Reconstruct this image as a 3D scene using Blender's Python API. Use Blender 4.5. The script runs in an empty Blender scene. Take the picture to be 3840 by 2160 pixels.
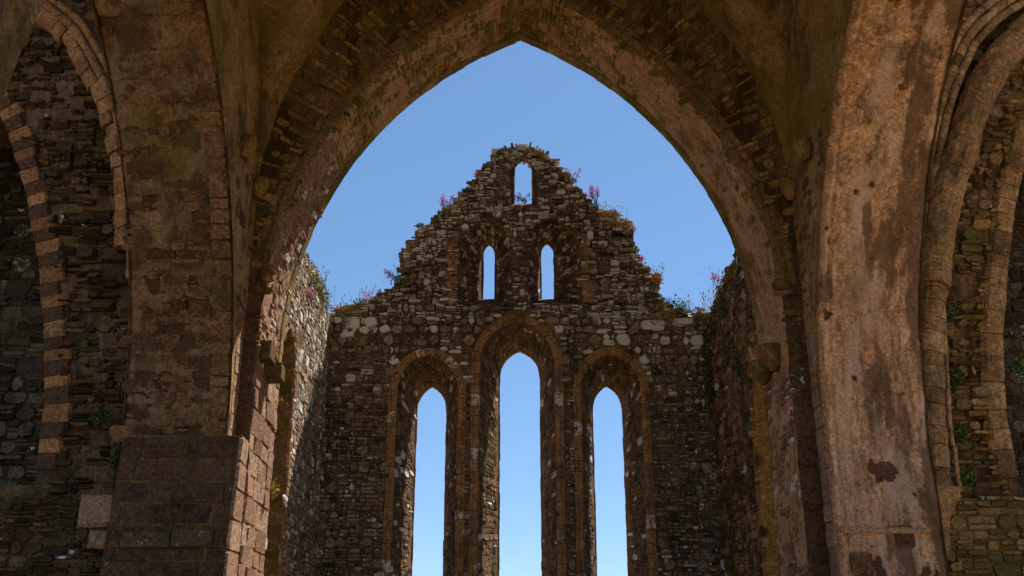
import bpy, math, random
from math import sin, cos, pi, sqrt, radians, atan2
from mathutils import Vector, noise, geometry

random.seed(11)
C = bpy.context.scene
COL = C.collection
GZ = -1.6                      # ground level; z = 0 is the photographer's eye level

# ------------------------------------------------------------------ materials
def new_mat(name):
    m = bpy.data.materials.new(name); m.use_nodes = True
    nt = m.node_tree; nt.nodes.clear()
    out = nt.nodes.new('ShaderNodeOutputMaterial')
    b = nt.nodes.new('ShaderNodeBsdfPrincipled')
    nt.links.new(b.outputs[0], out.inputs[0])
    b.inputs['Roughness'].default_value = .92
    b.inputs['Specular IOR Level'].default_value = .15
    return m, nt, b

class N:
    def __init__(s, nt):
        s.nt = nt
        s.tc = nt.nodes.new('ShaderNodeTexCoord').outputs['Object']
    def lk(s, a, b): s.nt.links.new(a, b)
    def setv(s, sock, v):
        if hasattr(v, 'is_output') or isinstance(v, bpy.types.NodeSocket): s.lk(v, sock)
        else: sock.default_value = v
    def mapping(s, scale, loc=(0, 0, 0)):
        n = s.nt.nodes.new('ShaderNodeMapping'); n.inputs['Scale'].default_value = scale
        n.inputs['Location'].default_value = loc
        s.lk(s.tc, n.inputs['Vector']); return n.outputs[0]
    def noise(s, scale, detail=4, rough=.55, vec=None, dist=0.):
        n = s.nt.nodes.new('ShaderNodeTexNoise'); n.inputs['Scale'].default_value = scale
        n.inputs['Detail'].default_value = detail; n.inputs['Roughness'].default_value = rough
        n.inputs['Distortion'].default_value = dist
        s.lk(vec or s.tc, n.inputs['Vector']); return n.outputs['Fac']
    def voro(s, scale, vec=None, feat='F1', out='Distance', rand=1.):
        n = s.nt.nodes.new('ShaderNodeTexVoronoi'); n.inputs['Scale'].default_value = scale
        n.feature = feat; n.inputs['Randomness'].default_value = rand
        s.lk(vec or s.tc, n.inputs['Vector']); return n.outputs[out]
    def ramp(s, fac, stops, interp='LINEAR'):
        n = s.nt.nodes.new('ShaderNodeValToRGB'); cr = n.color_ramp; cr.interpolation = interp
        while len(cr.elements) < len(stops): cr.elements.new(.5)
        for e, (p, c) in zip(cr.elements, stops):
            e.position = p
            e.color = (c, c, c, 1) if isinstance(c, (int, float)) else (*c, 1)
        s.lk(fac, n.inputs[0]); return n.outputs[0]
    def math(s, op, a, b=0., clamp=False):
        n = s.nt.nodes.new('ShaderNodeMath'); n.operation = op; n.use_clamp = clamp
        s.setv(n.inputs[0], a); s.setv(n.inputs[1], b); return n.outputs[0]
    def mix(s, fac, a, b, mode='MIX'):
        n = s.nt.nodes.new('ShaderNodeMix'); n.data_type = 'RGBA'; n.blend_type = mode
        s.setv(n.inputs['Factor'], fac)
        for k, v in ((6, a), (7, b)):
            if isinstance(v, tuple): n.inputs[k].default_value = (*v, 1)
            else: s.lk(v, n.inputs[k])
        return n.outputs[2]
    def attr(s, name='st'):
        n = s.nt.nodes.new('ShaderNodeAttribute'); n.attribute_name = name
        p = s.nt.nodes.new('ShaderNodeSeparateColor'); s.lk(n.outputs['Color'], p.inputs[0])
        return p.outputs[0], p.outputs[1], p.outputs[2]
    def sepz(s):
        n = s.nt.nodes.new('ShaderNodeSeparateXYZ'); s.lk(s.tc, n.inputs[0]); return n.outputs
    def bump(s, h, strength, dist=.02, prev=None):
        n = s.nt.nodes.new('ShaderNodeBump'); n.inputs['Strength'].default_value = strength
        n.inputs['Distance'].default_value = dist; s.lk(h, n.inputs['Height'])
        if prev: s.lk(prev, n.inputs['Normal'])
        return n.outputs[0]

KS, KP = (1.62, 1.40, 1.08), (1.55, 1.30, .98)
NEU = (1.72, 1.66, 1.56)          # overall reflectance of the stones and of the renders
def stone_mat(name, stops, pale=(.72, .71, .69), lichen=.0, moss=.0, moss_col=(.055, .06, .015),
              var=.5, bump=1.0, bscale=34, spots=.35, smear=.45, smear_col=(.115, .078, .048), ks=None):
    KS = ks or globals()['KS']
    """rubble or dressed stone: every stone carries its own tone (attribute st: tone, pale cover, random)"""
    m, nt, b = new_mat(name); n = N(nt)
    tone, pl, rnd = n.attr()
    stops = [(p, tuple(min(.6, v * k) for v, k in zip(c, KS))) for p, c in stops]
    smear_col_ = tuple(min(.6, v * k) for v, k in zip(smear_col, KS))
    base = n.ramp(tone, stops)
    f = n.noise(bscale * .5, 6, .65)
    base = n.mix(var, base, n.ramp(f, [(.3, .25), (.5, .95), (.72, 1.7)]), 'MULTIPLY')
    mid = n.noise(3.1, 4, .6)
    base = n.mix(.45, base, n.ramp(mid, [(.32, (.62, .62, .66)), (.5, (1, 1, 1)), (.68, (1.25, 1.08, .9))]), 'MULTIPLY')
    # mortar and grime smeared over the stones, grit and open pits
    sm = n.ramp(n.noise(4.2, 8, .74, None, .5), [(.66 - smear * .3, 0), (.76 - smear * .3, .85)])
    base = n.mix(sm, base, n.mix(.7, smear_col_, n.ramp(n.noise(17, 6, .7), [(.3, .45), (.7, 1.6)]), 'MULTIPLY'))
    base = n.mix(.75, base, n.ramp(n.noise(75, 4, .7), [(.32, .35), (.5, 1), (.7, 1.6)]), 'MULTIPLY')
    base = n.mix(.8, base, n.ramp(n.noise(13, 8, .8), [(.33, .18), (.43, 1)]), 'MULTIPLY')
    base = n.mix(.85, base, n.ramp(n.noise(24, 6, .8), [(.36, .28), (.5, 1), (.66, 1.75)]), 'MULTIPLY')
    # pale lichen crust: whole stones (pl) and scattered rosettes
    ln = n.noise(11, 5, .62)
    thr = n.math('ADD', n.math('MULTIPLY', pl, .36), ln)
    lm = n.ramp(n.math('SUBTRACT', thr, .0), [(.655 - lichen * .12, 0), (.715 - lichen * .12, 1)])
    sp = n.ramp(n.voro(17), [(.10, 1), (.17, 0)])
    sp = n.math('MULTIPLY', sp, n.ramp(n.noise(5, 2), [(.52 - lichen * .15, 0), (.60 - lichen * .15, spots)]))
    lm = n.math('MAXIMUM', lm, sp)
    palec = n.mix(.35, pale, n.ramp(n.noise(60, 3), [(.3, .5), (.7, 1.5)]), 'MULTIPLY')
    base = n.mix(lm, base, palec)
    if moss > 0:
        mm = n.ramp(n.noise(1.7, 6, .66), [(.60 - moss * .2, 0), (.74 - moss * .2, 1)])
        base = n.mix(n.math('MULTIPLY', mm, .85), base, n.mix(.6, moss_col, n.ramp(n.noise(45, 3), [(.3, .4), (.7, 1.8)]), 'MULTIPLY'))
    n.lk(base, b.inputs['Base Color'])
    h = n.math('ADD', n.noise(bscale, 8, .72), n.math('MULTIPLY', n.noise(bscale * .3, 4, .6), .8))
    n.lk(n.bump(h, bump, .03), b.inputs['Normal'])
    return m

def plaster_mat(name, c1, c2, dark, dark_amt=.5, green=(.10, .095, .02), green_amt=.3, streak=3.0, bump=.8, blotch=1.6,
                stonecol=(.06, .03, .018), stone_amt=.0, gscale=.8, xs=None, patch=False, palec=(.60, .415, .30)):
    """weathered lime render with stains run down the face, lost patches and algae"""
    m, nt, b = new_mat(name); n = N(nt)
    c1, c2, dark, green, stonecol = [tuple(min(.62, v * k) for v, k in zip(c, KP)) for c in (c1, c2, dark, green, stonecol)]
    sv = n.mapping((1, 1, 1 / streak))
    base = n.mix(n.ramp(n.noise(2.3, 6, .62, sv), [(.35, 0), (.65, 1)]), c1, c2)
    base = n.mix(.85, base, n.ramp(n.noise(22, 7, .8), [(.35, .3), (.5, 1), (.67, 1.7)]), 'MULTIPLY')
    base = n.mix(.7, base, n.ramp(n.noise(80, 4, .7), [(.3, .35), (.5, 1), (.7, 1.6)]), 'MULTIPLY')
    base = n.mix(.8, base, n.ramp(n.noise(10, 8, .8), [(.34, .3), (.46, 1)]), 'MULTIPLY')
    fs_ = n.mapping((1, 1, .12))
    base = n.mix(streak * .22, base, n.ramp(n.noise(9, 6, .7, fs_), [(.36, .4), (.5, 1), (.64, 1.4)]), 'MULTIPLY')
    # stains
    dn = n.noise(blotch, 9, .74, sv, .4)
    if xs:                                       # the outer strip of the face is wetter and more stained
        dn = n.math('ADD', dn, n.math('MULTIPLY', n.math('SUBTRACT', n.sepz()[0], xs[0]), xs[1]))
    dm = n.ramp(dn, [(.60 - .18 * dark_amt, 0), (.70 - .18 * dark_amt, 1)])
    base = n.mix(n.math('MULTIPLY', dm, .85), base, n.mix(.6, dark, n.ramp(n.noise(30, 5, .7), [(.3, .4), (.7, 1.9)]), 'MULTIPLY'))
    # horizontal lift lines and lost patches
    if stone_amt > 0:
        v = n.mapping((1.7, 1.7, 3.4)); 
        vn = n.voro(1.35, v, 'F1', 'Distance')
        cellr = n.voro(1.35, v, 'F1', 'Color')
        ps = n.nt.nodes.new('ShaderNodeSeparateColor'); n.lk(cellr, ps.inputs[0])
        k = n.math('ADD', vn, n.math('MULTIPLY', n.noise(9, 5, .7), .35))
        pm = n.math('MULTIPLY', n.ramp(k, [(.46, 1), (.52, 0)]), n.ramp(ps.outputs[0], [(1 - stone_amt - .02, 0), (1 - stone_amt, 1)]))
        base = n.mix(pm, base, n.mix(.7, stonecol, n.ramp(n.noise(40, 4), [(.3, .5), (.7, 1.7)]), 'MULTIPLY'))
    if patch:
        lost, stain, pals = n.attr()
        base = n.mix(n.math('MULTIPLY', pals, n.ramp(n.noise(34, 5, .75), [(.36, 0), (.56, 1)])), base, palec)
        st_ = n.math('ADD', stain, n.math('MULTIPLY', n.math('SUBTRACT', n.noise(15, 7, .75), .5), 1.3))
        base = n.mix(n.math('MULTIPLY', n.ramp(st_, [(.35, 0), (.65, 1)]), .8), base, n.mix(.7, dark, n.ramp(n.noise(36, 5, .7), [(.3, .35), (.7, 2.0)]), 'MULTIPLY'))
        lo_ = n.math('ADD', lost, n.math('MULTIPLY', n.math('SUBTRACT', n.noise(22, 6, .7), .5), .7))
        base = n.mix(n.ramp(lo_, [(.42, 0), (.56, 1)]), base, n.mix(.8, stonecol, n.ramp(n.noise(26, 7, .75), [(.3, .35), (.5, 1), (.72, 2.1)]), 'MULTIPLY'))
    gm = n.ramp(n.noise(gscale, 5, .6), [(.62 - green_amt * .25, 0), (.78 - green_amt * .25, .8)])
    base = n.mix(gm, base, n.mix(.5, green, n.ramp(n.noise(20, 5, .7), [(.3, .5), (.7, 1.6)]), 'MULTIPLY'))
    pits = n.ramp(n.voro(26), [(.05, .35), (.16, 1)])
    base = n.mix(.6, base, pits, 'MULTIPLY')
    n.lk(base, b.inputs['Base Color'])
    h = n.math('ADD', n.noise(30, 8, .75), n.math('MULTIPLY', n.noise(6, 5, .65), 1.2))
    h = n.math('ADD', h, n.math('MULTIPLY', pits, .5))
    n.lk(n.bump(h, bump, .05), b.inputs['Normal'])
    return m

def plain_mat(name, col, var=.5, scale=20, rough=.9, trans=0.):
    m, nt, b = new_mat(name); n = N(nt)
    tone, pl, rnd = n.attr()
    c = n.mix(var, col, n.ramp(n.math('ADD', n.math('MULTIPLY', tone, .6), n.math('MULTIPLY', n.noise(scale, 4), .4)), [(.15, .35), (.5, 1), (.85, 1.75)]), 'MULTIPLY')
    n.lk(c, b.inputs['Base Color']); b.inputs['Roughness'].default_value = rough
    return m

SLATE = [(0, (.032, .027, .023)), (.25, (.085, .066, .05)), (.5, (.15, .115, .082)), (.72, (.20, .145, .095)), (1, (.20, .19, .17))]
BROWN = [(0, (.035, .022, .014)), (.3, (.10, .058, .03)), (.6, (.19, .11, .055)), (.85, (.27, .165, .085)), (1, (.20, .16, .11))]
MAROON = [(0, (.05, .029, .02)), (.4, (.10, .056, .037)), (.7, (.14, .08, .05)), (1, (.20, .12, .075))]
TAN = [(0, (.165, .09, .047)), (.5, (.245, .14, .072)), (1, (.31, .19, .105))]
M = {}
M['mortar'] = plaster_mat('earthy_mortar', (.10, .073, .052), (.15, .11, .078), (.04, .03, .022), .6, green_amt=.15)
M['mortar_dark'] = plaster_mat('dark_mortar', (.10, .062, .035), (.15, .095, .055), (.03, .02, .012), .7, green_amt=.3)
M['gable'] = stone_mat('gable_slate', SLATE, lichen=.5, moss=.25, spots=.9, ks=NEU, smear=.36, smear_col=(.062, .049, .038))
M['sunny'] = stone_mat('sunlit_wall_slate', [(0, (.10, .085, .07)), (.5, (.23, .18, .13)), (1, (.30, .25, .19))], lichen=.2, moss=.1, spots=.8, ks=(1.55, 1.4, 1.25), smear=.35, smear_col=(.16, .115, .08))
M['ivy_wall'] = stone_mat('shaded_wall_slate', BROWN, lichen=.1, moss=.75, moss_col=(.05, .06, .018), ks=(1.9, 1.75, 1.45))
M['splay'] = stone_mat('window_splay_stone', [(0, (.05, .034, .022)), (.5, (.14, .094, .056)), (1, (.22, .155, .095))], lichen=.08, moss=.35, moss_col=(.09, .06, .02), ks=(1.4, 1.25, 1.05), smear_col=(.10, .07, .042))
M['dressed'] = stone_mat('dressed_sandstone', [(0, (.16, .105, .058)), (.5, (.235, .158, .09)), (1, (.31, .215, .13))], smear=.12, lichen=.05, moss=.25, moss_col=(.08, .06, .02), var=.5, spots=.4, ks=(1.65, 1.42, 1.12))
M['ashlar'] = stone_mat('brown_ashlar', MAROON, lichen=-.25, moss=.12, var=.4, spots=.2, bscale=26, ks=(1.1, .94, .74), smear=.7, smear_col=(.105, .07, .045))
M['jamb'] = stone_mat('jamb_ashlar', [(0, (.15, .085, .06)), (.5, (.24, .15, .105)), (1, (.30, .22, .16))], lichen=.1, moss=.1, spots=.3, ks=(1.5, 1.35, 1.18), smear=.4, smear_col=(.17, .12, .085))
M['soffit'] = stone_mat('arch_soffit_stone', [(0, (.11, .07, .036)), (.5, (.19, .125, .062)), (1, (.28, .19, .105))], lichen=-.6, moss=.75, moss_col=(.115, .10, .022), spots=.1, ks=(1.8, 1.65, 1.1), smear_col=(.14, .115, .045))
M['web'] = stone_mat('vault_web_stone', BROWN, lichen=-.6, moss=.4, moss_col=(.08, .07, .015), spots=.1, ks=(1.9, 1.75, 1.15), smear=.7, smear_col=(.12, .095, .035))
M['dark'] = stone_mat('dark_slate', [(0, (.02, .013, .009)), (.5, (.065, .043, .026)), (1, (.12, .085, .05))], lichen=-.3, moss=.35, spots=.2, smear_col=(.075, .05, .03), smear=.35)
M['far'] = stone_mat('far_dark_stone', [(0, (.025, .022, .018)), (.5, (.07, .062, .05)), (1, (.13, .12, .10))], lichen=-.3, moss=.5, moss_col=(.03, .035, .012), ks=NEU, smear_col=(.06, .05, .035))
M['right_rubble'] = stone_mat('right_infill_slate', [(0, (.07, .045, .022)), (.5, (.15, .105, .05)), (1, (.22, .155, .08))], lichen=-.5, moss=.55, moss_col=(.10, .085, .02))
M['tan'] = stone_mat('orange_sandstone', TAN, lichen=-.5, moss=.1, var=.35, spots=.1)
M['roll'] = stone_mat('brown_moulding_stone', [(0, (.10, .06, .032)), (.5, (.21, .135, .07)), (1, (.33, .23, .14))], lichen=-.15, moss=.35, moss_col=(.09, .07, .025), var=.6, bscale=20)
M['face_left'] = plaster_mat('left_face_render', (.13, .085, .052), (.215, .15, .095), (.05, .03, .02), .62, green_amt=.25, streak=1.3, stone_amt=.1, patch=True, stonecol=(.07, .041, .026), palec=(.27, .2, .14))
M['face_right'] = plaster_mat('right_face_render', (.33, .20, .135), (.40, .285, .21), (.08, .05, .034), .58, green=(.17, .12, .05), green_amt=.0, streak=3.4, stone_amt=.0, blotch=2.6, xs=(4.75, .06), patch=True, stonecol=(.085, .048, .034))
M['vault'] = plaster_mat('vault_render', (.29, .195, .10), (.40, .31, .18), (.10, .066, .03), .62, green=(.20, .17, .035), green_amt=.5, streak=1.15, gscale=.6, bump=1.3)
M['soffit_r'] = plaster_mat('arch_render', (.34, .215, .135), (.40, .285, .19), (.11, .07, .042), .5, green=(.14, .11, .035), green_amt=.12, streak=1.6, blotch=2.4)
M['face_stone'] = stone_mat('face_bare_stone', [(0, (.06, .032, .02)), (.5, (.12, .068, .04)), (1, (.18, .11, .06))], lichen=-.3, moss=.25, moss_col=(.09, .075, .02), smear=.55, smear_col=(.17, .105, .058), spots=.2)
M['dark_quoin'] = stone_mat('maroon_quoin', [(0, (.075, .045, .033)), (1, (.10, .06, .045))], lichen=-.4, smear=.35, spots=.1)
M['corbel'] = stone_mat('mossy_corbel_stone', [(0, (.06, .045, .02)), (1, (.10, .075, .035))], lichen=-.4, moss=.5, moss_col=(.07, .06, .015), spots=.1)
M['ring'] = stone_mat('arch_ring_stone', [(0, (.13, .085, .045)), (1, (.21, .145, .08))], lichen=-.6, moss=.45, moss_col=(.10, .085, .025), smear=.55, smear_col=(.13, .095, .05), spots=.0)
M['pale'] = stone_mat('pale_springer_stone', [(0, (.25, .165, .115)), (1, (.31, .215, .15))], lichen=-.5, var=.3, spots=.1)
M['bounce_ground'] = plaster_mat('pale_bounce_ground', (.26, .225, .17), (.32, .28, .21), (.16, .14, .09), .3, green=(.10, .12, .05), green_amt=.2, streak=1, bump=.4)  # ground out of view, coloured pale and warm to bounce light upward
M['leaf'] = plain_mat('green_leaf', (.12, .16, .035), .7)
M['leaf_dark'] = plain_mat('dark_leaf', (.045, .065, .02), .7)
M['leaf_yellow'] = plain_mat('yellow_leaf', (.33, .27, .04), .6)
M['leaf_dry'] = plain_mat('dry_plant', (.45, .28, .11), .6)
M['pink'] = plain_mat('pink_flower', (.62, .16, .50), .6)
M['purple'] = plain_mat('purple_flower', (.30, .13, .42), .5)
M['stalk'] = plain_mat('grass_stalk', (.30, .26, .15), .5)

# ------------------------------------------------------------------ mesh builder
class MB:
    def __init__(s): s.v = []; s.f = []; s.m = []; s.a = []
    def add(s, vs, fs, mat=0, at=(.5, 0, .5)):
        o = len(s.v); s.v.extend(vs); s.a.extend([at] * len(vs))
        for f in fs: s.f.append(tuple(i + o for i in f)); s.m.append(mat)
    def build(s, name, mats, parent=None, smooth=False):
        me = bpy.data.meshes.new(name)
        me.from_pydata([tuple(v) for v in s.v], [], s.f)
        at = me.attributes.new('st', 'FLOAT_COLOR', 'POINT')
        buf = []
        for a in s.a: buf.extend((a[0], a[1], a[2], 1.))
        at.data.foreach_set('color', buf)
        for m in mats: me.materials.append(m)
        me.polygons.foreach_set('material_index', s.m)
        if smooth: me.polygons.foreach_set('use_smooth', [True] * len(s.f))
        me.update()
        o = bpy.data.objects.new(name, me); COL.objects.link(o)
        if parent: o.parent = parent; o.matrix_parent_inverse.identity(); o.location = -parent.location
        return o

def thing(name, label, cat, loc=(0, 0, 0), group=None):
    o = bpy.data.objects.new(name, None); COL.objects.link(o); o.location = loc
    o.empty_display_size = .3
    o['label'] = label; o['category'] = cat
    o['kind'] = 'thing'
    if group: o['group'] = group
    return o
def tag(o, label, cat, group=None):
    o['label'] = label; o['category'] = cat
    if group: o['group'] = group

def nz(p, sc, seed=0.): return noise.noise(Vector((p[0] * sc + seed, p[1] * sc - seed, p[2] * sc + .37 * seed)))
def fr(p, sc, oct=4, seed=0.):
    return noise.fractal(Vector((p[0] * sc + seed, p[1] * sc, p[2] * sc - seed)), .9, 2.1, oct)

def inside(poly, x, y):
    r = False; j = len(poly) - 1
    for i in range(len(poly)):
        xi, yi = poly[i]; xj, yj = poly[j]
        if (yi > y) != (yj > y) and x < (xj - xi) * (y - yi) / (yj - yi) + xi: r = not r
        j = i
    return r

# ------------------------------------------------------------------ curves
def arch_loop(cx, a, zs, za, zb, n=14, dz=.25, kj=None):
    """pointed arch from the left foot over the apex to the right foot"""
    h = za - zs; R = (h * h + a * a) / (2 * a)
    th = atan2(h, R - a) if R != a else pi / 2
    L = []
    k = kj or max(2, int((zs - zb) / dz))
    for i in range(k): L.append((cx - a, zb + (zs - zb) * i / k))
    for i in range(n + 1):
        t = th * i / n
        L.append((cx - a + R - R * cos(t), zs + R * sin(t)))
    Rr = [(2 * cx - x, z) for x, z in reversed(L[:-1])]
    return L + Rr

def smooth_path(pts, per=6):
    out = []
    P = [pts[0]] + list(pts) + [pts[-1]]
    for i in range(1, len(P) - 2):
        p0, p1, p2, p3 = P[i - 1], P[i], P[i + 1], P[i + 2]
        for k in range(per):
            t = k / per
            out.append(tuple(.5 * ((2 * p1[j]) + (-p0[j] + p2[j]) * t + (2 * p0[j] - 5 * p1[j] + 4 * p2[j] - p3[j]) * t * t + (-p0[j] + 3 * p1[j] - 3 * p2[j] + p3[j]) * t ** 3) for j in (0, 1)))
    out.append(tuple(pts[-1])); return out

class Curve:
    """2-D polyline by arc length: pos(s) and the normal pointing right of travel (into the opening for left-to-right arches)"""
    def __init__(s, pts):
        s.p = pts; s.L = [0]
        for a, b in zip(pts, pts[1:]): s.L.append(s.L[-1] + math.hypot(b[0] - a[0], b[1] - a[1]))
        s.len = s.L[-1]
    def at(s, t):
        import bisect
        t0 = min(max(t, 0), s.len - 1e-6)
        i = min(max(bisect.bisect_right(s.L, t0) - 1, 0), len(s.p) - 2)
        a, b = s.p[i], s.p[i + 1]; d = s.L[i + 1] - s.L[i] or 1e-9
        k = (t - s.L[i]) / d
        tx, tz = (b[0] - a[0]) / d, (b[1] - a[1]) / d
        return (a[0] + (b[0] - a[0]) * k, a[1] + (b[1] - a[1]) * k), (tz, -tx)
    def s_of(s, cond):
        for i, p in enumerate(s.p):
            if cond(p): return s.L[i]
        return s.len

# ------------------------------------------------------------------ stones
def stone(mb, mp, u, v, w, h, prot, mat, at, cut=.22, jit=.16, rng=random, flat=False, rot=.045):
    """one rough stone on a surface: 8-sided outline, chipped front"""
    cu, cv = min(w * .5, h * cut * rng.uniform(.6, 1.6)), h * cut * rng.uniform(.5, 1.5)
    ju, jv = min(w, h * 2) * jit, h * jit
    R = rng.uniform
    pts = [(u + cu, v), (u + w - cu, v), (u + w, v + cv), (u + w, v + h - cv), (u + w - cu, v + h), (u + cu, v + h), (u, v + h - cv), (u, v + cv)]
    pts = [(a + R(-ju, ju) * .5, b + R(-jv, jv) * .6) for a, b in pts]
    cx, cy = u + w * .5, v + h * .5
    ra = max(-.09, min(.09, rng.gauss(0, rot if not flat else .008))); ca_, sa_ = cos(ra), sin(ra)
    pts = [(cx + (a - cx) * ca_ - (b - cy) * sa_, cy + (a - cx) * sa_ + (b - cy) * ca_) for a, b in pts]
    ti, tj = R(-.35, .35) * prot, R(-.5, .5) * prot
    base = [mp(a, b, -.03) for a, b in pts]
    fr_ = []
    ins = .06 if flat else R(.08, .2)
    for a, b in pts:
        fa, fb = a + (cx - a) * ins * min(1, h / w * 1.6), b + (cy - b) * ins
        pn = prot + ti * (a - cx) / (w * .5) + tj * (b - cy) / (h * .5) + R(-.12, .12) * prot
        fr_.append(mp(fa, fb, pn))
    fs = [tuple(range(8, 16))] + [(i, (i + 1) % 8, 8 + (i + 1) % 8, 8 + i) for i in range(8)]
    mb.add(base + fr_, fs, mat, at)

def rubble(mb, mp, u0, u1, v0, v1, mask, mat=1, band=(.14, .3), wid=(.12, .34), slate=.6, prot=(.015, .05), gap=.012,
           seed=1, tone=None, wave=.03, flat=False, jit=.17, cut=.27, thin=.055):
    """random coursed rubble over a (u, v) patch; mask(u, v) gives True where a stone sits"""
    g = random.Random(seed); v = v0
    def emit(u, vv, w, h):
        w -= gap; h -= gap
        if w < .02 or h < .015: return
        cu, cv = u + w / 2, vv + h / 2
        cv2 = vv + wave * noise.noise(Vector((cu * .9, vv * .7, seed * 3.1)))
        if mask and not mask(cu, cv2 + h / 2): return
        at = tone(cu, cv2, g) if tone else (g.random(), g.random() ** 5, g.random())
        stone(mb, mp, u + gap / 2, cv2 + gap / 2, w, h, g.uniform(*prot), mat, at, rng=g, flat=flat, jit=jit, cut=cut)
    while v < v1:
        H = g.uniform(*band); u = u0 - g.uniform(0, wid[1])
        while u < u1:
            W = g.uniform(*wid)
            r = g.random()
            if r < slate:
                k = max(1, round(H / g.uniform(thin, thin * 2))); 
                cuts = sorted([0, 1] + [(i + g.uniform(-.3, .3)) / k for i in range(1, k)])
                for a, b in zip(cuts, cuts[1:]):
                    if g.random() < .35 and W > wid[0] * 1.5:
                        c = g.uniform(.3, .7)
                        emit(u, v + a * H, W * c, (b - a) * H); emit(u + W * c, v + a * H, W * (1 - c), (b - a) * H)
                    else: emit(u, v + a * H, W, (b - a) * H)
            else:
                Wb = min(W, H * g.uniform(.9, 2.2)); W = Wb
                emit(u, v, W, H)
            u += W
        v += H

def ashlar(mb, mp, u0, u1, v0, v1, hh, ww, prot, mat, seed, tone=None, gap=.014, jit=.05):
    g = random.Random(seed); v = v0; odd = 0
    while v < v1 - .03:
        h = g.uniform(*hh)
        if v1 - v - h < hh[0] * .6: h = v1 - v
        u = u0
        while u < u1 - .01:
            w = g.uniform(*ww)
            if u == u0 and odd: w *= .55
            if u1 - u - w < ww[0] * .5: w = u1 - u
            at = tone(u, v, g) if tone else (g.random(), 0, g.random())
            stone(mb, mp, u + gap / 2, v + gap / 2, w - gap, h - gap, g.uniform(*prot), mat, at, cut=.07, jit=jit, rng=g, flat=True)
            u += w
        v += h; odd = 1 - odd

def clip_below(poly, z):
    """part of polygon with y <= z"""
    out = []
    for (x0, y0), (x1, y1) in zip(poly, poly[1:] + poly[:1]):
        if y0 <= z: out.append((x0, y0))
        if (y0 <= z) != (y1 <= z):
            t = (z - y0) / (y1 - y0); out.append((x0 + (x1 - x0) * t, z))
    return out

def face_cdt(outer, holes, step=.3, seed=0):
    """triangulate a 2-D region with holes (interior points on a loose grid)"""
    vs = []; es = []
    for lp in [outer] + holes:
        o = len(vs); vs += [Vector(p) for p in lp]; es += [(o + i, o + (i + 1) % len(lp)) for i in range(len(lp))]
    nb = len(vs)
    x0 = min(p[0] for p in outer); x1 = max(p[0] for p in outer); y0 = min(p[1] for p in outer); y1 = max(p[1] for p in outer)
    g = random.Random(seed)
    if step:
        x = x0 + step * .5
        while x < x1:
            y = y0 + step * .5
            while y < y1:
                p = (x + g.uniform(-.3, .3) * step, y + g.uniform(-.3, .3) * step)
                if inside(outer, *p) and not any(inside(h, *p) for h in holes): vs.append(Vector(p))
                y += step
            x += step
    ov, oe, of, _, _, _ = geometry.delaunay_2d_cdt(vs, es, [], 0, 1e-5)
    fs = []
    for f in of:
        cx = sum(ov[i][0] for i in f) / len(f); cy = sum(ov[i][1] for i in f) / len(f)
        if inside(outer, cx, cy) and not any(inside(h, cx, cy) for h in holes): fs.append(list(f))
    return ov, fs

def slab(mb, mp, outer, holes, t, mat=0, step=.3, rough=.015, back_holes=None, edge=True):
    """wall of thickness t: mp(u, v, n) with n = 0 on the front, n = -t on the back"""
    sgn = None
    for hl, n0 in ((holes, 0.), (back_holes if back_holes is not None else holes, -t)):
        st = step if n0 == 0 else None
        ov, fs = face_cdt(outer, hl, st)
        vs = []
        bset = set((round(p[0], 4), round(p[1], 4)) for lp in [outer] + hl for p in lp)
        for p in ov:
            k = (round(p[0], 4), round(p[1], 4)) in bset
            d = 0 if (k or n0) else rough * fr((p[0], p[1], 3.), 2.3)
            vs.append(mp(p[0], p[1], n0 + d))
        mb.add(vs, fs, mat)
    loops = [outer] if edge else []
    if back_holes is None: loops = loops + holes
    for lp in loops:
        n = len(lp)
        vs = [mp(p[0], p[1], 0) for p in lp] + [mp(p[0], p[1], -t) for p in lp]
        mb.add(vs, [(i, (i + 1) % n, n + (i + 1) % n, n + i) for i in range(n)], mat)

def loft(mb, A, B, mat=0, k=4, rough=.012, close=False):
    """strip between two 3-D polylines of equal length"""
    n = len(A); vs = []
    for j in range(k + 1):
        t = j / k
        for a, b in zip(A, B):
            p = Vector(a).lerp(Vector(b), t)
            d = rough * fr(p, 3.) if 0 < j < k else 0
            vs.append(p + Vector((d, d * .5, d)))
    fs = []
    m = n if close else n - 1
    for j in range(k):
        for i in range(m): fs.append((j * n + i, j * n + (i + 1) % n, (j + 1) * n + (i + 1) % n, (j + 1) * n + i))
    mb.add(vs, fs, mat)

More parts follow.
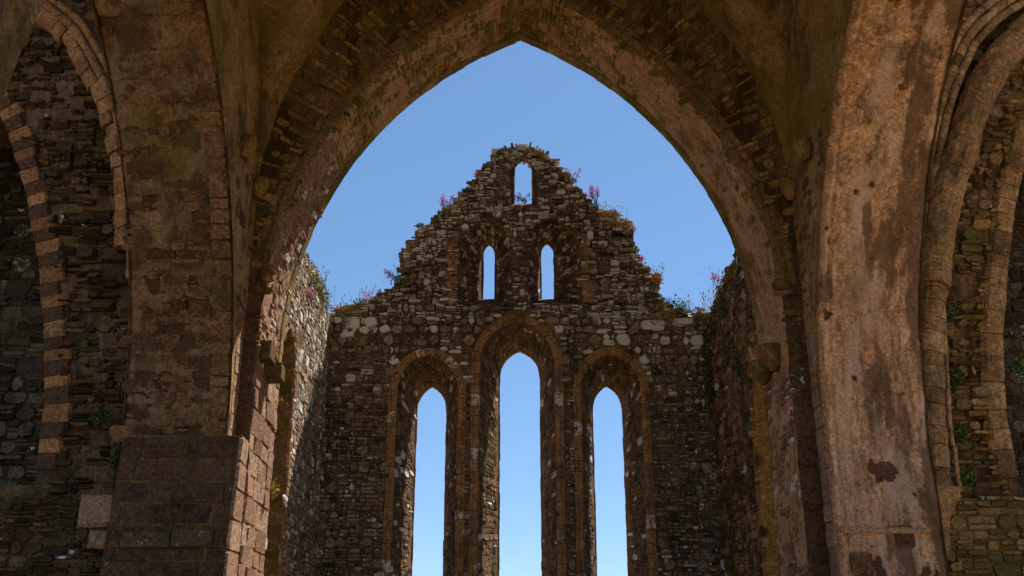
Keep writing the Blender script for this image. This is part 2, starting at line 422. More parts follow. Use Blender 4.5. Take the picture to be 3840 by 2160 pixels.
def voussoirs(mb, crv, mp2, prof, blk=(.2, .32), mat=0, s0=0., s1=None, gap=.012, seed=5, tone=None, jit=.008, sub=.08, prange=None, rough=.006):
    """dressed blocks following a curve; prof = closed outline of (o, n): o outward of the opening, n towards the viewer"""
    g = random.Random(seed); s1 = crv.len if s1 is None else s1; s = s0
    alt = 0
    while s < s1 - .03:
        L = min(g.uniform(*blk), s1 - s)
        a, b = s + gap / 2, s + L - gap / 2
        k = max(1, int((b - a) / sub)); np_ = len(prof)
        do, dn = g.uniform(-jit, jit), g.uniform(-jit, jit)
        sc = g.uniform(*prange) if prange else 1
        vs = []
        for i in range(k + 1):
            (px, pz), (nx, nzv) = crv.at(a + (b - a) * i / k)
            e = .006 if i in (0, k) else 0
            for o, n in prof:
                oo = (o * sc if o < 0 else o) + do
                q = rough * fr((px + o, pz - n, o * 2.), 5., 3, seed)
                vs.append(mp2(px - nx * (oo + q), pz - nzv * (oo + q), n + dn - e + q))
        fs = []
        for i in range(k):
            for j in range(np_): fs.append((i * np_ + j, i * np_ + (j + 1) % np_, (i + 1) * np_ + (j + 1) % np_, (i + 1) * np_ + j))
        fs.append(tuple(range(np_))); fs.append(tuple(k * np_ + j for j in range(np_)))
        at = tone(alt, g) if tone else (g.random(), g.random() ** 6 * .4, g.random())
        mb.add(vs, fs, mat, at); s += L; alt += 1

def circ(o, n, r, k=10, a0=0, a1=2 * pi):
    return [(o + r * cos(a0 + (a1 - a0) * i / k), n + r * sin(a0 + (a1 - a0) * i / k)) for i in range(k)]

def block(mb, mp, u, v, w, h, d, mat=0, at=(.5, 0, .5), rng=random, bev=.015, back=.1, seg=3):
    """dressed block standing d proud of a face, worn edges"""
    def ring(i, n):
        o = []
        for k in range(4):
            for s in range(seg):
                t = s / seg
                c = [(u + i, v + i), (u + w - i, v + i), (u + w - i, v + h - i), (u + i, v + h - i)]
                a, b = c[k], c[(k + 1) % 4]
                o.append(mp(a[0] + (b[0] - a[0]) * t + rng.uniform(-1, 1) * .008, a[1] + (b[1] - a[1]) * t + rng.uniform(-1, 1) * .008, n + rng.uniform(-1, 1) * .004))
        return o
    K = 4 * seg
    vs = ring(0, -back) + ring(0, d - bev) + ring(bev, d)
    fs = [(r * K + i, r * K + (i + 1) % K, (r + 1) * K + (i + 1) % K, (r + 1) * K + i) for r in (0, 1) for i in range(K)]
    fs.append(tuple(range(2 * K, 3 * K))); mb.add(vs, fs, mat, at)

# maps: (u, v, n) -> world
def west(y): return lambda u, v, n: (u, y - n, v)              # a face looking west (towards the camera)
def south(x): return lambda u, v, n: (x + n, u, v)             # u = depth y, looks towards +x
def north(x): return lambda u, v, n: (x - n, u, v)             # looks towards -x

# ================================================================== GROUND
mb = MB(); S = 600
g_ = 24
vs = []; fs = []
for j in range(g_ + 1):
    for i in range(g_ + 1):
        x = -S + 2 * S * i / g_; y = -S + 2 * S * j / g_
        vs.append((x, y, GZ - (0 if max(abs(x), abs(y)) < 120 else 4 + 3 * noise.noise(Vector((x * .006, y * .006, 0))))))
for j in range(g_):
    for i in range(g_): fs.append((j * (g_ + 1) + i, j * (g_ + 1) + i + 1, (j + 1) * (g_ + 1) + i + 1, (j + 1) * (g_ + 1) + i))
mb.add(vs, fs)
gr = mb.build('ground', [M['bounce_ground']]); gr['kind'] = 'structure'

# ================================================================== CHANCEL EAST WALL WITH GABLE
YE = 20.2; TE = 1.15
gable = thing('gable_wall', 'roofless chancel end wall rising to a broken stone gable with six lancet openings', 'gable', (0, YE, GZ))
GOUT = [(-3.67, 6.98), (-3.55, 7.11), (-3.23, 7.15), (-3.0, 7.25), (-2.76, 7.43), (-2.48, 7.58), (-2.33, 7.8), (-2.36, 8.29), (-2.16, 8.74), (-1.95, 8.92), (-1.67, 9.19), (-1.63, 9.33), (-1.38, 9.38), (-1.18, 9.66), (-.93, 10.03), (-.76, 10.13), (-.72, 10.36), (-.47, 10.55), (-.45, 10.72), (-.12, 10.74), (-.04, 10.8), (.22, 10.8), (.35, 10.72), (.47, 10.56), (.77, 10.46), (.8, 10.32), (1.02, 10.13), (1.14, 9.85), (1.31, 9.76), (1.47, 9.48), (1.64, 9.34), (1.96, 9.02), (2.12, 8.89), (2.33, 8.75), (2.35, 8.44), (2.43, 8.22), (2.62, 7.95), (2.77, 7.69), (2.84, 7.43), (3.03, 7.17), (3.19, 7.08), (3.47, 7.0), (3.67, 7.0), (3.9, 6.98)]
FULL = [(-4.6, GZ), (-4.6, 6.95), (-3.8, 6.95)] + GOUT + [(4.6, 6.95), (4.6, GZ)]
ZSP = 9.22                                               # above this the gable is only half as thick
core = [(x * .985 if abs(x) < 3.6 else x, z - .05 if z > 6.9 else z) for x, z in FULL]
# windows: front surround (cx, a, zs, za, zb), opening at the outer face (cx, a, zs, za, zb)
LANC = [((-.04, .755, 5.95, 6.86, GZ + .9), (.035, .425, 5.98, 6.55, GZ + 1.5), 'C'),
        ((-1.81, .605, 5.42, 6.12, GZ + .9), (-1.79, .31, 5.28, 5.78, GZ + 1.5), 'L'),
        ((1.82, .60, 5.43, 6.15, GZ + .9), (1.845, .315, 5.28, 5.80, GZ + 1.5), 'R')]
MIDW = [((-.695, .575, 8.34, 9.06, 7.2), (-.63, .13, 8.78, 9.0, 7.73), 'L'), ((.73, .57, 8.4, 9.12, 7.2), (.64, .145, 8.78, 9.03, 7.73), 'R')]
TOPW = [((.10, .44, 10.05, 10.55, 9.36), (.105, .195, 10.42, 10.65, 9.62), 'T')]
def lp(p, n=12): return arch_loop(*p, n=n, kj=10)
def closed_hole(p): return lp(p)
low = clip_below(core, ZSP)
mb = MB(); mp = west(YE)
low_wins = LANC + MIDW
slab(mb, mp, low, [closed_hole(w[0]) for w in low_wins], TE, 0, .22, .03, back_holes=[closed_hole(w[1]) for w in low_wins])
top = [(-p[0], -p[1]) for p in core]; top = clip_below(top, -ZSP + .01); top = [(-a, -b) for a, b in top]
slab(mb, mp, top, [closed_hole(TOPW[0][0])], .36, 0, .22, .02, back_holes=[closed_hole(TOPW[0][1])])
fronts = [closed_hole(w[0]) for w in low_wins + TOPW]
big = [arch_loop(w[0][0], w[0][1] + .16, w[0][2], w[0][3] + .21, w[0][4]) for w in LANC]
gpoly = FULL
def gmask(u, v):
    if abs(u) > 3.86 or not inside(gpoly, u, v - .02): return False
    for f in fronts:
        if inside(f, u, v): return False
    for f in big:
        if inside(f, u, v): return False
    return True
def gtone(u, v, g):
    k = .5 + .5 * noise.noise(Vector((u * .8, v * 1.1, 7.)))
    hi = min(1, max(0, (v - 5.2) / 1.6))
    pale = (g.random() < (.045 + .42 * hi) * (.5 + k)) * g.uniform(.3, 1.)
    return (min(1, max(0, g.gauss(.48, .26))), pale, g.random())
rubble(mb, mp, -3.85, 3.85, 5.55, 6.9, gmask, 1, (.12, .25), (.12, .36), .4, (.012, .055), seed=13, tone=gtone, thin=.06, jit=.2, cut=.34)
rubble(mb, mp, -3.85, 3.85, .9, 5.5, gmask, 1, (.12, .24), (.09, .28), .75, (.012, .05), seed=3, tone=gtone, thin=.045, jit=.22, cut=.32)
rubble(mb, mp, -3.85, 3.85, 6.9, 10.85, gmask, 1, (.10, .18), (.09, .28), .85, (.015, .09), seed=4, tone=gtone, thin=.032, jit=.22, cut=.32)
# broken edge: slates lying along the raking top and showing their ends
gg = random.Random(8)
GC = Curve(GOUT)
s = .0
while s < GC.len:
    (x, z), (nx, nzv) = GC.at(s)
    for k in range(2):
        w = gg.uniform(.14, .36); h = gg.uniform(.03, .085)
        dy = gg.uniform(-.02, .30)
        xx = x - w * (.65 if nx < 0 else .35) + nx * -.02 + gg.uniform(-.05, .05); zz = z - gg.uniform(.02, .12)
        vs = []
        sk = gg.uniform(-.04, .04)
        for a, b in ((0, 0), (1, 0), (1, 1), (0, 1)):
            for e in (0, 1): vs.append((xx + a * w + gg.uniform(-.02, .02), YE - .05 + dy + e * gg.uniform(.2, .4), zz + b * h + sk * a + gg.uniform(-.008, .008)))
        mb.add(vs, [(0, 2, 4, 6), (1, 7, 5, 3), (0, 1, 3, 2), (2, 3, 5, 4), (4, 5, 7, 6), (6, 7, 1, 0)], 1, (gg.gauss(.55, .25), (gg.random() < .35) * gg.random(), gg.random()))
    s += gg.uniform(.06, .13)
# slates set on edge over the topmost opening
for k in range(15):
    t = (k - 7) / 7; x = .1 + .42 * t; z = 10.70 - .14 * t * t + gg.uniform(-.02, .02); a = -t * .7
    w, h = gg.uniform(.03, .05), gg.uniform(.12, .24)
    vs = []
    for p, q in ((-w / 2, 0), (w / 2, 0), (w / 2, h), (-w / 2, h)):
        for e in (0, 1): vs.append((x + p * cos(a) - q * sin(a), YE - .04 + gg.uniform(0, .03) + e * .36, z + p * sin(a) + q * cos(a)))
    mb.add(vs, [(0, 2, 4, 6), (1, 7, 5, 3), (0, 1, 3, 2), (2, 3, 5, 4), (4, 5, 7, 6), (6, 7, 1, 0)], 1, (gg.uniform(.2, .8), (gg.random() < .3) * .7, 0))
for (x, z, w, h) in ((-3.5, 6.64, .30, .26), (-3.13, 6.66, .28, .27), (-3.6, 6.46, .30, .12), (2.45, 6.62, .5, .24), (3.2, 6.75, .33, .17), (2.4, 5.9, .2, .2)):
    stone(mb, mp, x, z, w, h, .075, 1, (.7, .95, .5), rng=gg, cut=.25)
mb.build('masonry', [M['mortar'], M['gable']], gable)

def window_part(name, W, y0, dep, parent, seed, ring=True, stones=True, matx=('mortar', 'splay'), mapf=None, prof=None, rmat='dressed', pp=.08):
    """splayed reveal with its own coursed stones, thin outer frame and a dressed ring on the inner face"""
    A, B, _ = W
    la, lb = lp(A), lp(B)
    mb = MB(); mf = mapf or (lambda x, y, z: (x, y, z))
    P0 = [mf(x, y0, z) for x, z in la]; P1 = [mf(x, y0 + dep, z) for x, z in lb]
    loft(mb, P0, P1, 0, 5, .012)
    vs = [P0[0], P0[-1], P1[-1], P1[0]]; mb.add(vs, [(0, 1, 2, 3)], 0)          # sloping sill
    ca, cb = Curve(la), Curve(lb)
    def smap(u, v, n):                # u depth 0..1, v fraction of the curve (in metres of the front curve)
        (ax, az), (nx, nzv) = ca.at(v)
        (bx, bz), _ = cb.at(v / ca.len * cb.len)
        t = u / dep
        return mf(ax + (bx - ax) * t + nx * n, y0 + u, az + (bz - az) * t + nzv * n)
    if stones:
        g = random.Random(seed)
        rubble(mb, smap, 0.02, dep - .2, .02, ca.len - .02, lambda u, v: .06 < u < dep - .16, 1, (.09, .17), (.14, .34), .5, (.004, .025), .01, seed=seed, wave=.0,
               tone=lambda u, v, g: (g.random(), (g.random() < pp) * g.uniform(.2, .9), g.random()), thin=.06)
        # dressed frame of the opening
        voussoirs(mb, cb, lambda x, z, n: mf(x, y0 + dep - n, z), [(-.012, -.02), (-.012, .045), (.03, .06), (.055, .03), (.055, -.02)], (.18, .34), 2, seed=seed + 3, jit=.006, tone=lambda a, g: (g.gauss(.5, .2), 0, 0))
    o = mb.build(name, [M[matx[0]], M[matx[1]], M[matx[-1] if len(matx) > 2 else 'dressed']], parent)
    if ring:
        mr = MB()
        voussoirs(mr, ca, lambda x, z, n: mf(x, y0 - n, z), prof or [(-.01, -.05), (-.012, .02), (.03, .05), (.085, .05), (.095, .02), (.125, .035), (.15, .03), (.16, .0), (.16, -.05)], (.16, .3), 0, seed=seed + 9,
                  tone=lambda a, g: (g.gauss(.45, .2), (g.random() < .08) * .5, 0))
        r = mr.build('arch_moulding', [M[rmat]], parent); r.parent = o; r.location = (0, 0, 0)
    return o
for i, w in enumerate(LANC): window_part('lancet_window', w, YE, TE, gable, 40 + i * 7)
for i, w in enumerate(MIDW):
    window_part('gable_window', w, YE, TE, gable, 80 + i * 7, ring=False, matx=('mortar', 'splay', 'splay'), pp=.3)  # darker stone puts shade into these recesses, so they read deeper
window_part('gable_window', TOPW[0], YE, .36, gable, 97, ring=False, matx=('mortar', 'gable', 'gable'), pp=.4)
# brown dressed quoins up the sides of the two middle gable windows
g = random.Random(31)
for x0, sgn in ((-1.27, -1), (1.30, 1)):
    z = 7.22; mb = MB()
    while z < 8.55:
        h = g.uniform(.1, .2); w = g.choice((.16, .24, .30))
        block(mb, mp, x0 - w if sgn < 0 else x0, z, w, h - .012, .055, 0, (g.gauss(.35, .2), (g.random() < .1) * .6, 0), g); z += h
    mb.build('quoin_facing', [M['dressed']], gable)

# ================================================================== CHANCEL SIDE WALLS
XC = 3.8
def side_wall(sgn, label, stonem, seed, nm):
    t = thing('side_wall', label, 'wall', (sgn * XC, 17.9, GZ))
    mpw = south(-XC) if sgn < 0 else north(XC)
    g = random.Random(seed)
    topz = [(15.6 + i * .2, 7.05 + .12 * noise.noise(Vector((i * .6, seed, 0))) + (.0 if i < 9 else -.05 * (i - 9) * .35)) for i in range(24)]
    outer = [(15.6, GZ)] + topz[:-1] + [(20.2, 6.85), (20.2, GZ)]
    wa = (16.36 if sgn < 0 else 16.4, .78, 4.45, 5.5, GZ + 1.2); wb = (16.36 if sgn < 0 else 16.4, .3, 4.45, 5.1, GZ + 1.6)
    # opening is clipped by the crossing pier to the west
    wa = (16.42, .64, 4.5, 5.45, GZ + 1.2); wb = (16.42, .25, 4.45, 5.0, GZ + 1.6)
    mb = MB()
    slab(mb, mpw, outer, [lp(wa)], 1.0, 0, .25, .03, back_holes=[lp(wb)])
    hole = lp(wa)
    def msk(u, v): return 15.72 < u < 20.16 and inside(outer, u, min(v - .03, 7.3)) and not inside(hole, u, v)
    def tn(u, v, g):
        pale = (g.random() < (.2 if sgn < 0 else .05)) * g.uniform(.3, 1)
        return (min(1, max(0, g.gauss(.5, .24))), pale, g.random())
    rubble(mb, mpw, 15.6, 20.2, -.4, 7.15, msk, 1, (.12, .24), (.1, .3), .6, (.004, .024) if sgn < 0 else (.01, .045), seed=seed, tone=tn)
    # ragged wall head
    y = 15.7
    while y < 20.2:
        w = g.uniform(.15, .35); h = g.uniform(.06, .16)
        stone(mb, lambda u, v, n, _d=g.uniform(0, .5): mpw(u, v, n - _d), y, 6.98 + g.uniform(-.08, .1) - max(0, (y - 17.5)) * .03, w, h, .03, 1, tn(y, 7, g), rng=g)
        y += w * .8
    mb.build('masonry', [M['mortar'], stonem], t)
    W = (wa, wb, '')
    if sgn < 0: mf = lambda x, y, z: (-XC - y, x, z)
    else: mf = lambda x, y, z: (XC + y, x, z)
    window_part('splayed_window', W, 0., 1.0, t, seed + 5, ring=True, stones=True, matx=('reveal_shade' if sgn < 0 else 'reveal_bounce',) * 2, mapf=mf, prof=[(-.015, -.12), (-.015, .01), (.0, .02), (.05, .012), (.05, -.12)], rmat='tan')
    return t
M['reveal_shade'] = stone_mat('shade_painted_reveal', [(0, (.09, .058, .026)), (.5, (.15, .10, .045)), (1, (.20, .135, .065))], lichen=-.6, moss=.5, moss_col=(.095, .075, .022), var=.5, spots=.0)  # north reveal: its shade is put into a darker olive brown
M['reveal_bounce'] = stone_mat('bounce_painted_reveal', [(0, (.27, .16, .06)), (.5, (.34, .21, .08)), (1, (.37, .24, .10))], lichen=-.6, moss=.05, moss_col=(.13, .095, .025), smear=.1, spots=.0)  # south reveal: bounced sunlight is put into a brighter orange
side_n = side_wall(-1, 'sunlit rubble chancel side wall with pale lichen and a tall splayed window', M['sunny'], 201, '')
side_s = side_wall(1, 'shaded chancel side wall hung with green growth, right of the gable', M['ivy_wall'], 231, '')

# ================================================================== CROSSING TOWER
tower = thing('crossing_tower', 'dark crossing tower with a great pointed arch and vaulted underside framing the sky', 'tower', (0, 10.2, GZ))
XI, XO = 3.98, 5.4             # inner and outer face of the north and south crossing walls
YW, YEI, YEO = 6.1, 14.2, 15.7
ZT = 13.2
# --- chancel arch wall (east side)
AE = (-.03, 3.74, 4.8, 10.5, GZ)
ae = arch_loop(*AE, n=40, dz=.2)
outer = [(-XO - .01, GZ), (-XO - .01, ZT), (XO + .01, ZT), (XO + .01, GZ)]
mb = MB()
mpE = west(YEI)
slab(mb, mpE, outer, [ae], YEO - YEI, 0, .3, .02, back_holes=[ae])
# soffit skin (rendered), rough
ce = Curve(ae)
ns, nd = int(ce.len / .07), 18
vs = []; fs = []
for i in range(ns + 1):
    (x, z), (nx, nzv) = ce.at(ce.len * i / ns)
    for j in range(nd + 1):
        y = YEI + (YEO - YEI) * j / nd
        d = .035 * fr((x, y, z), 1.6, 5) + .012 * fr((x, y, z), 7., 3, 3.)
        vs.append((x + nx * d, y, z + nzv * d))
for i in range(ns):
    for j in range(nd): fs.append((i * (nd + 1) + j, i * (nd + 1) + j + 1, (i + 1) * (nd + 1) + j + 1, (i + 1) * (nd + 1) + j))
i7 = int(ns * ce.s_of(lambda p: p[1] >= 7.7) / ce.len) * nd
mb.add(vs, fs[:i7], 3); mb.add(vs, fs[i7:], 1)
smapE = lambda u, v, n: (lambda P: (P[0][0] + P[1][0] * n, YEI + u, P[0][1] + P[1][1] * n))(ce.at(v))
sL = ce.s_of(lambda p: p[1] >= 4.2)
sR = ce.len - sL
# big ashlar jamb blocks below, small rubble round the arch
def tjamb(u, v, g): return (g.random(), 0, g.random())
ashlar(mb, smapE, 0, 1.5, .0, sL, (.22, .40), (.35, .7), (.008, .035), 3, 301, tjamb, jit=.08)
gs = random.Random(77)
def msof(u, v):
    (x, z), _ = ce.at(v)
    k = noise.noise(Vector((x * .8, z * .8, u))) * .5 + .5
    p = .9 if x < .6 else max(.08, .9 - (x - .6) * .5)
    if x < -1.5 and z < 8: p = .75
    return .03 < u < 1.34 and gs.random() < p * (.55 + .8 * k)
s77 = ce.s_of(lambda p: p[1] >= 7.7)
rubble(mb, smapE, 0, 1.5, sL, s77, lambda u, v: .03 < u < 1.46 and gs.random() < .8, 3, (.10, .22), (.12, .34), .5, (.002, .03), .012, seed=309, tone=lambda u, v, g: (g.random() * .8, (g.random() < .1) * .5, g.random()), wave=0.01, jit=.22)
rubble(mb, smapE, 0, 1.5, s77, sR, msof, 2, (.08, .18), (.14, .40), .6, (.001, .02), .012, seed=302, tone=lambda u, v, g: (g.random(), 0, g.random()), wave=0.01)
rubble(mb, smapE, 0, 1.5, sR, ce.len, lambda u, v: .03 < u < 1.44 and gs.random() < .7, 3, (.14, .3), (.2, .5), .4, (.002, .02), .014, seed=303, jit=.2, tone=lambda u, v, g: (g.random() * .6, (g.random() < .1) * .5, g.random()), wave=0)
# far (sky) edge: dressed voussoirs, each standing a little differently
voussoirs(mb, ce, west(YEO), [(-.03, 0.0), (-.03, .19), (.06, .22), (.1, .0)], (.18, .42), 2, s0=sL, s1=sR, seed=61, jit=.007, rough=.004, gap=.006, tone=lambda a, g: (g.random(), 0, 0))
# radial stones of the wall above the ring, seen from below
vmapE = lambda u, v, n: (lambda P: (P[0][0] - P[1][0] * u, YEI - n, P[0][1] - P[1][1] * u))(ce.at(v))
rubble(mb, vmapE, .26, 1.9, sL + .5, sR - .5, lambda u, v: abs(vmapE(u, v, 0)[0]) < 3.96 and gs.random() < .6, 4, (.07, .18), (.16, .45), .6, (.002, .028), .014, seed=304, tone=lambda u, v, g: (g.random() * .8, 0, g.random()), wave=0.02)
tst = lambda u, v, g: (g.gauss(.45, .15), (g.random() < .1) * .3, 0)
ashlar(mb, mpE, -XI, -3.78, GZ, 5.4, (.22, .42), (.3, .3), (.008, .02), 5, 305, tst)
ashlar(mb, mpE, 3.70, XI, GZ, 5.4, (.22, .42), (.3, .3), (.008, .02), 5, 306, tst)
ca_o = mb.build('chancel_arch', [M['mortar_dark'], M['soffit_r'], M['soffit'], M['jamb'], M['web'], M['ashlar']], tower)
mr = MB()
voussoirs(mr, ce, mpE, [(-.003, -.06), (-.003, .0), (.03, .02), (.09, .025), (.13, .012), (.155, .0), (.24, .008), (.26, -.06)], (.26, .46), 0, s0=ce.s_of(lambda p: p[1] >= 5.8), s1=ce.len - ce.s_of(lambda p: p[1] >= 5.2), seed=62, tone=lambda a, g: (g.gauss(.4, .2), 0, 0))
r = mr.build('arch_moulding', [M['ring']], tower); r.parent = ca_o; r.location = (0, 0, 0)

# --- corbels on the jambs of the chancel arch
def knob(mb, c, r, h, axis, g, mat=0, at=(.3, 0, 0)):
    """worn rounded corbel growing out of a wall along axis and tapering downward"""
    cx, cy, cz = c; vs = []; fs = []; K = 12; RN = 9
    for j in range(RN + 1):
        t = j / RN
        rr = r * (1.0 if t > .55 else (.25 + .75 * (t / .55) ** .7)) * (1 if t < .93 else .88)
        for i in range(K):
            a = 2 * pi * i / K
            d = 1 + .13 * fr((cos(a) * 2 + cx, sin(a) * 2 + cy, t * 3 + cz), 1.4)
            vs.append((cx + rr * cos(a) * d + axis[0] * r * .25 * t, cy + rr * sin(a) * d + axis[1] * r * .25 * t, cz - h / 2 + h * t))
    for j in range(RN):
        for i in range(K): fs.append((j * K + i, j * K + (i + 1) % K, (j + 1) * K + (i + 1) % K, (j + 1) * K + i))
    fs.append(tuple(range(K))); fs.append(tuple(RN * K + i for i in range(K)))
    mb.add(vs, fs, mat, at)
g = random.Random(5)
def corbel(fn, mat, parent, name='corbel'):
    m = MB(); fn(m); return m.build(name, [M[mat]], parent, smooth=(mat != 'corbel'))
mpJ = south(-3.77)
def cL(m):
    block(m, mpJ, 14.27, 4.27, .34, .27, .17, 0, (.5, 0, 0), g, .015)
    block(m, mpJ, 14.60, 4.07, .30, .24, .27, 0, (.6, 0, 0), g, .015)
o = corbel(cL, 'corbel', tower); 
corbel(lambda m: knob(m, (3.63, 14.72, 4.42), .17, .40, (-1, 0), g), 'web', tower)
corbel(lambda m: knob(m, (3.60, 15.28, 4.36), .16, .36, (-1, 0), g), 'web', tower)

# --- transept crossing walls (north and south side) with their arches
AN = (10.26, 3.59, 2.9, 8.13, GZ)
an = arch_loop(*AN, n=36, dz=.25)
cn = Curve(an)
def transept_arch(sgn, face, seed):
    mpi = south(-XI) if sgn < 0 else north(XI)
    outer = [(YW - 1.6, GZ), (YW - 1.6, ZT), (YEI + .01, ZT), (YEI + .01, GZ)]
    mb = MB()
    slab(mb, mpi, outer, [an], XO - XI, 0, .3, .02, back_holes=[an])
    # soffit and jamb faces: u across the wall thickness, v along the arch
    T = XO - XI; nu = 52; half_ = cn.len / 2
    sv = [half_ * k / 110 for k in range(110)] + [half_ + half_ * k / 330 for k in range(331)]
    def ss(a, b, x): x = min(1, max(0, (x - a) / (b - a))); return x * x * (3 - 2 * x)
    gl = random.Random(seed + 77); lifts = []
    v_ = half_
    while v_ < cn.len: lifts.append((v_, gl.uniform(0, T * .5), gl.uniform(T * .4, T))); v_ += gl.uniform(.8, 1.7)
    vs = []; at = []
    for v in sv:
        (y, z), (ny, nzv) = cn.at(v)
        for j in range(nu + 1):
            u = T * j / nu
            x = sgn * (XI + u)
            d = .035 * fr((x, y, z), 1.5, 5, seed) + .014 * fr((x, y, z), 6., 4, seed)
            if sgn > 0:
                q = fr((u * 1.5, v * 1.0, 4.), 1.5, 5, 9.) + .55 * ss(cn.len - 4.6, cn.len - 2.6, v) * (.55 + .6 * noise.noise(Vector((u * 2.2, v * .9, 2.)))) - .62
                stain = .75 * ss(-.25, .6, fr((u * 2.6, v * .75, 1.), 1.2, 6, 3.) + 1.1 * (u / T - .62)) + .25 * ss(.1, .5, fr((u * 6, v * .5, 7.), 1., 3))
                pal = ss(.0, .55, fr((u * 4.0, v * .8, 5.), 1.1, 6, 1.) + .15 - .5 * abs(u / T - .45)) * .9
            else:
                blk = noise.noise(Vector((math.floor(u * 2.6 + .7 * math.floor(v * 4.6)) * 3.7, math.floor(v * 4.6) * 5.1, 1.)))
                q = fr((u * 1.6, v * 2.0, 4.), 1.4, 5, 2.) * .7 + blk * 1.0 - .40 + .18 * (1 - u / T)
                stain = .7 * ss(-.1, .7, fr((u * 1.6, v * .9, 1.), 1.3, 5, 6.))
                pal = ss(.1, .7, fr((u * 2., v * 1.2, 5.), 1.3, 5, 4.)) * .7
            lost = ss(-.06, .10, q)
            d -= .022 * lost
            for lv, a_, b_ in lifts:
                if a_ < u < b_ and abs(v - lv + .07 * noise.noise(Vector((u * 2.5, lv, 0)))) < .014 and noise.noise(Vector((u * 4, lv * 3, 2))) > -.15: d -= .02; stain = max(stain, .55)
            if u < .09: d -= (.09 - u) * .7
            if sgn > 0 and abs(u - .16) < .03: d -= .02
            if T - u < .07: d -= (.07 - T + u) * .8
            vs.append((x, y + ny * d, z + nzv * d)); at.append((lost, stain, pal))
    o0 = len(mb.v); mb.v.extend(vs); mb.a.extend(at)
    for i in range(len(sv) - 1):
        for j in range(nu):
            a_ = o0 + i * (nu + 1) + j
            mb.f.append((a_, a_ + 1, a_ + nu + 2, a_ + nu + 1)); mb.m.append(1)
    smp = lambda u, v, n: (lambda P: (sgn * (XI + u), P[0][0] + P[1][0] * n, P[0][1] + P[1][1] * n))(cn.at(v))
    half = cn.len / 2
    gq = random.Random(seed + 1)
    vz = lambda v: smp(0, v, 0)[2]
    if sgn < 0:
        # voussoirs of the arch showing along the crossing edge, and scattered bare stones
        ashlar(mb, smp, .03, .30, half, cn.len - 4.7, (.14, .3), (.27, .27), (.0, .018), 2, seed + 9, lambda u, v, g: (g.gauss(.5, .2), 0, 0), jit=.1)
        rubble(mb, smp, .32, .75, half, cn.len - 4.7, lambda u, v: .42 < u and gq.random() < .28, 2, (.12, .24), (.2, .46), .25, (.0, .028), .02, jit=.3, cut=.3, seed=seed + 2, wave=0, tone=lambda u, v, g: (g.random() * .75, 0, 0))
        rubble(mb, smp, .1, T, half, cn.len - 4.7, lambda u, v: gq.random() < .26 and .1 < u < T - .08, 2, (.07, .16), (.12, .36), .3, (.0, .014), .02, jit=.35, cut=.35, seed=seed + 3, wave=.05, tone=lambda u, v, g: (g.random() * .4, 0, 0))
        rubble(mb, smp, .1, T, cn.len - 7.2, cn.len - 4.7, lambda u, v: gq.random() < .5 and .1 < u < T - .02, 2, (.14, .26), (.24, .7), .15, (.0, .014), .02, jit=.2, seed=seed + 4, wave=.02, flat=True, tone=lambda u, v, g: (g.random() * .7, 0, 0))
    else:
        rubble(mb, smp, .1, T, cn.len - 4.2, cn.len - 1.2, lambda u, v: gq.random() < (.3 if v > cn.len - 3.4 else .05) and .22 < u < T - .06, 2, (.26, .36), (.28, .5), .02, (.001, .012), .03, seed=seed + 4, wave=.02, flat=True, jit=.12, cut=.07, tone=lambda u, v, g: (g.random() * .3, 0, 0))
        rubble(mb, smp, .2, T, half, cn.len - 4.4, lambda u, v: gq.random() < .012 and u > .3, 2, (.05, .12), (.08, .2), .2, (.0, .008), .02, seed=seed + 5, wave=.05, tone=lambda u, v, g: (g.random() * .3, 0, 0))
        block(mb, lambda u, v, n: (u, 13.85 - n, v), 4.06, 1.80, 1.14, .07, .055, 3, (.8, 0, 0), gq, .02, seg=8)
    # crossing face of the wall: coarse stones low down beside the arch
    ashlar(mb, mpi, 13.86, 14.2, GZ, 5.4, (.2, .36), (.4, .4), (.002, .012), 4, seed + 6, lambda u, v, g: (g.uniform(.4, 1), 0, 0), jit=.08)
    rubble(mb, mpi, 11.5, 14.18, 4.6, 7.2, lambda u, v: not inside(an, u + .25, v) and not inside(an, u - .25, v) and not inside(an, u, v - .2) and u > 12 and gq.random() < .35, 2, (.14, .3), (.16, .4), .3, (.0, .02), .02, seed=seed + 7, wave=.03, tone=lambda u, v, g: (g.random(), 0, 0))
    return mb.build('transept_arch', [M['vault'], face, M['face_stone'], M['pale'], M['jamb']], tower)
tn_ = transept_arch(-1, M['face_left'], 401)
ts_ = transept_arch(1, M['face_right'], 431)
# lower left pier: large flush ashlar
mb = MB(); mpP = lambda u, v, n: (u, 13.845 - .10 * max(0, 3.07 - v) - n, v)
x0, x1 = -5.36, -3.78
mb.add([mpP(x0, GZ, 0), mpP(x1, GZ, 0), mpP(x1, 3.07, 0), mpP(x0, 3.07, 0), (x0, 14.25, GZ), (x1, 14.25, GZ), (x1, 14.25, 3.07), (x0, 14.25, 3.07)],
       [(0, 1, 2, 3), (1, 5, 6, 2), (3, 2, 6, 7), (0, 3, 7, 4)], 0)
ashlar(mb, mpP, x0, x1, GZ, 3.06, (.17, .34), (.25, .8), (.0, .024), 1, 460, lambda u, v, g: (g.gauss(.36, .22), 0, 0), gap=.016, jit=.1)
ashlar(mb, lambda u, v, n: (x1 + n, 14.25 - (14.25 - u) * (1 + .25 * max(0, 3.07 - v)), v), 13.8, 14.25, GZ, 3.06, (.27, .40), (.45, .5), (.004, .02), 3, 461, lambda u, v, g: (g.uniform(.3, 1), 0, 0), jit=.08)
for (x, z, w, h, d) in ((-5.14, 1.58, .62, .2, .10), (-4.5, 1.6, .5, .22, .12)):
    block(mb, mpP, x, z, w, h, d, 2, (.3, 0, 0), g, .02)
mb.build('pier_base', [M['mortar_dark'], M['ashlar'], M['splay'], M['jamb']], tower)

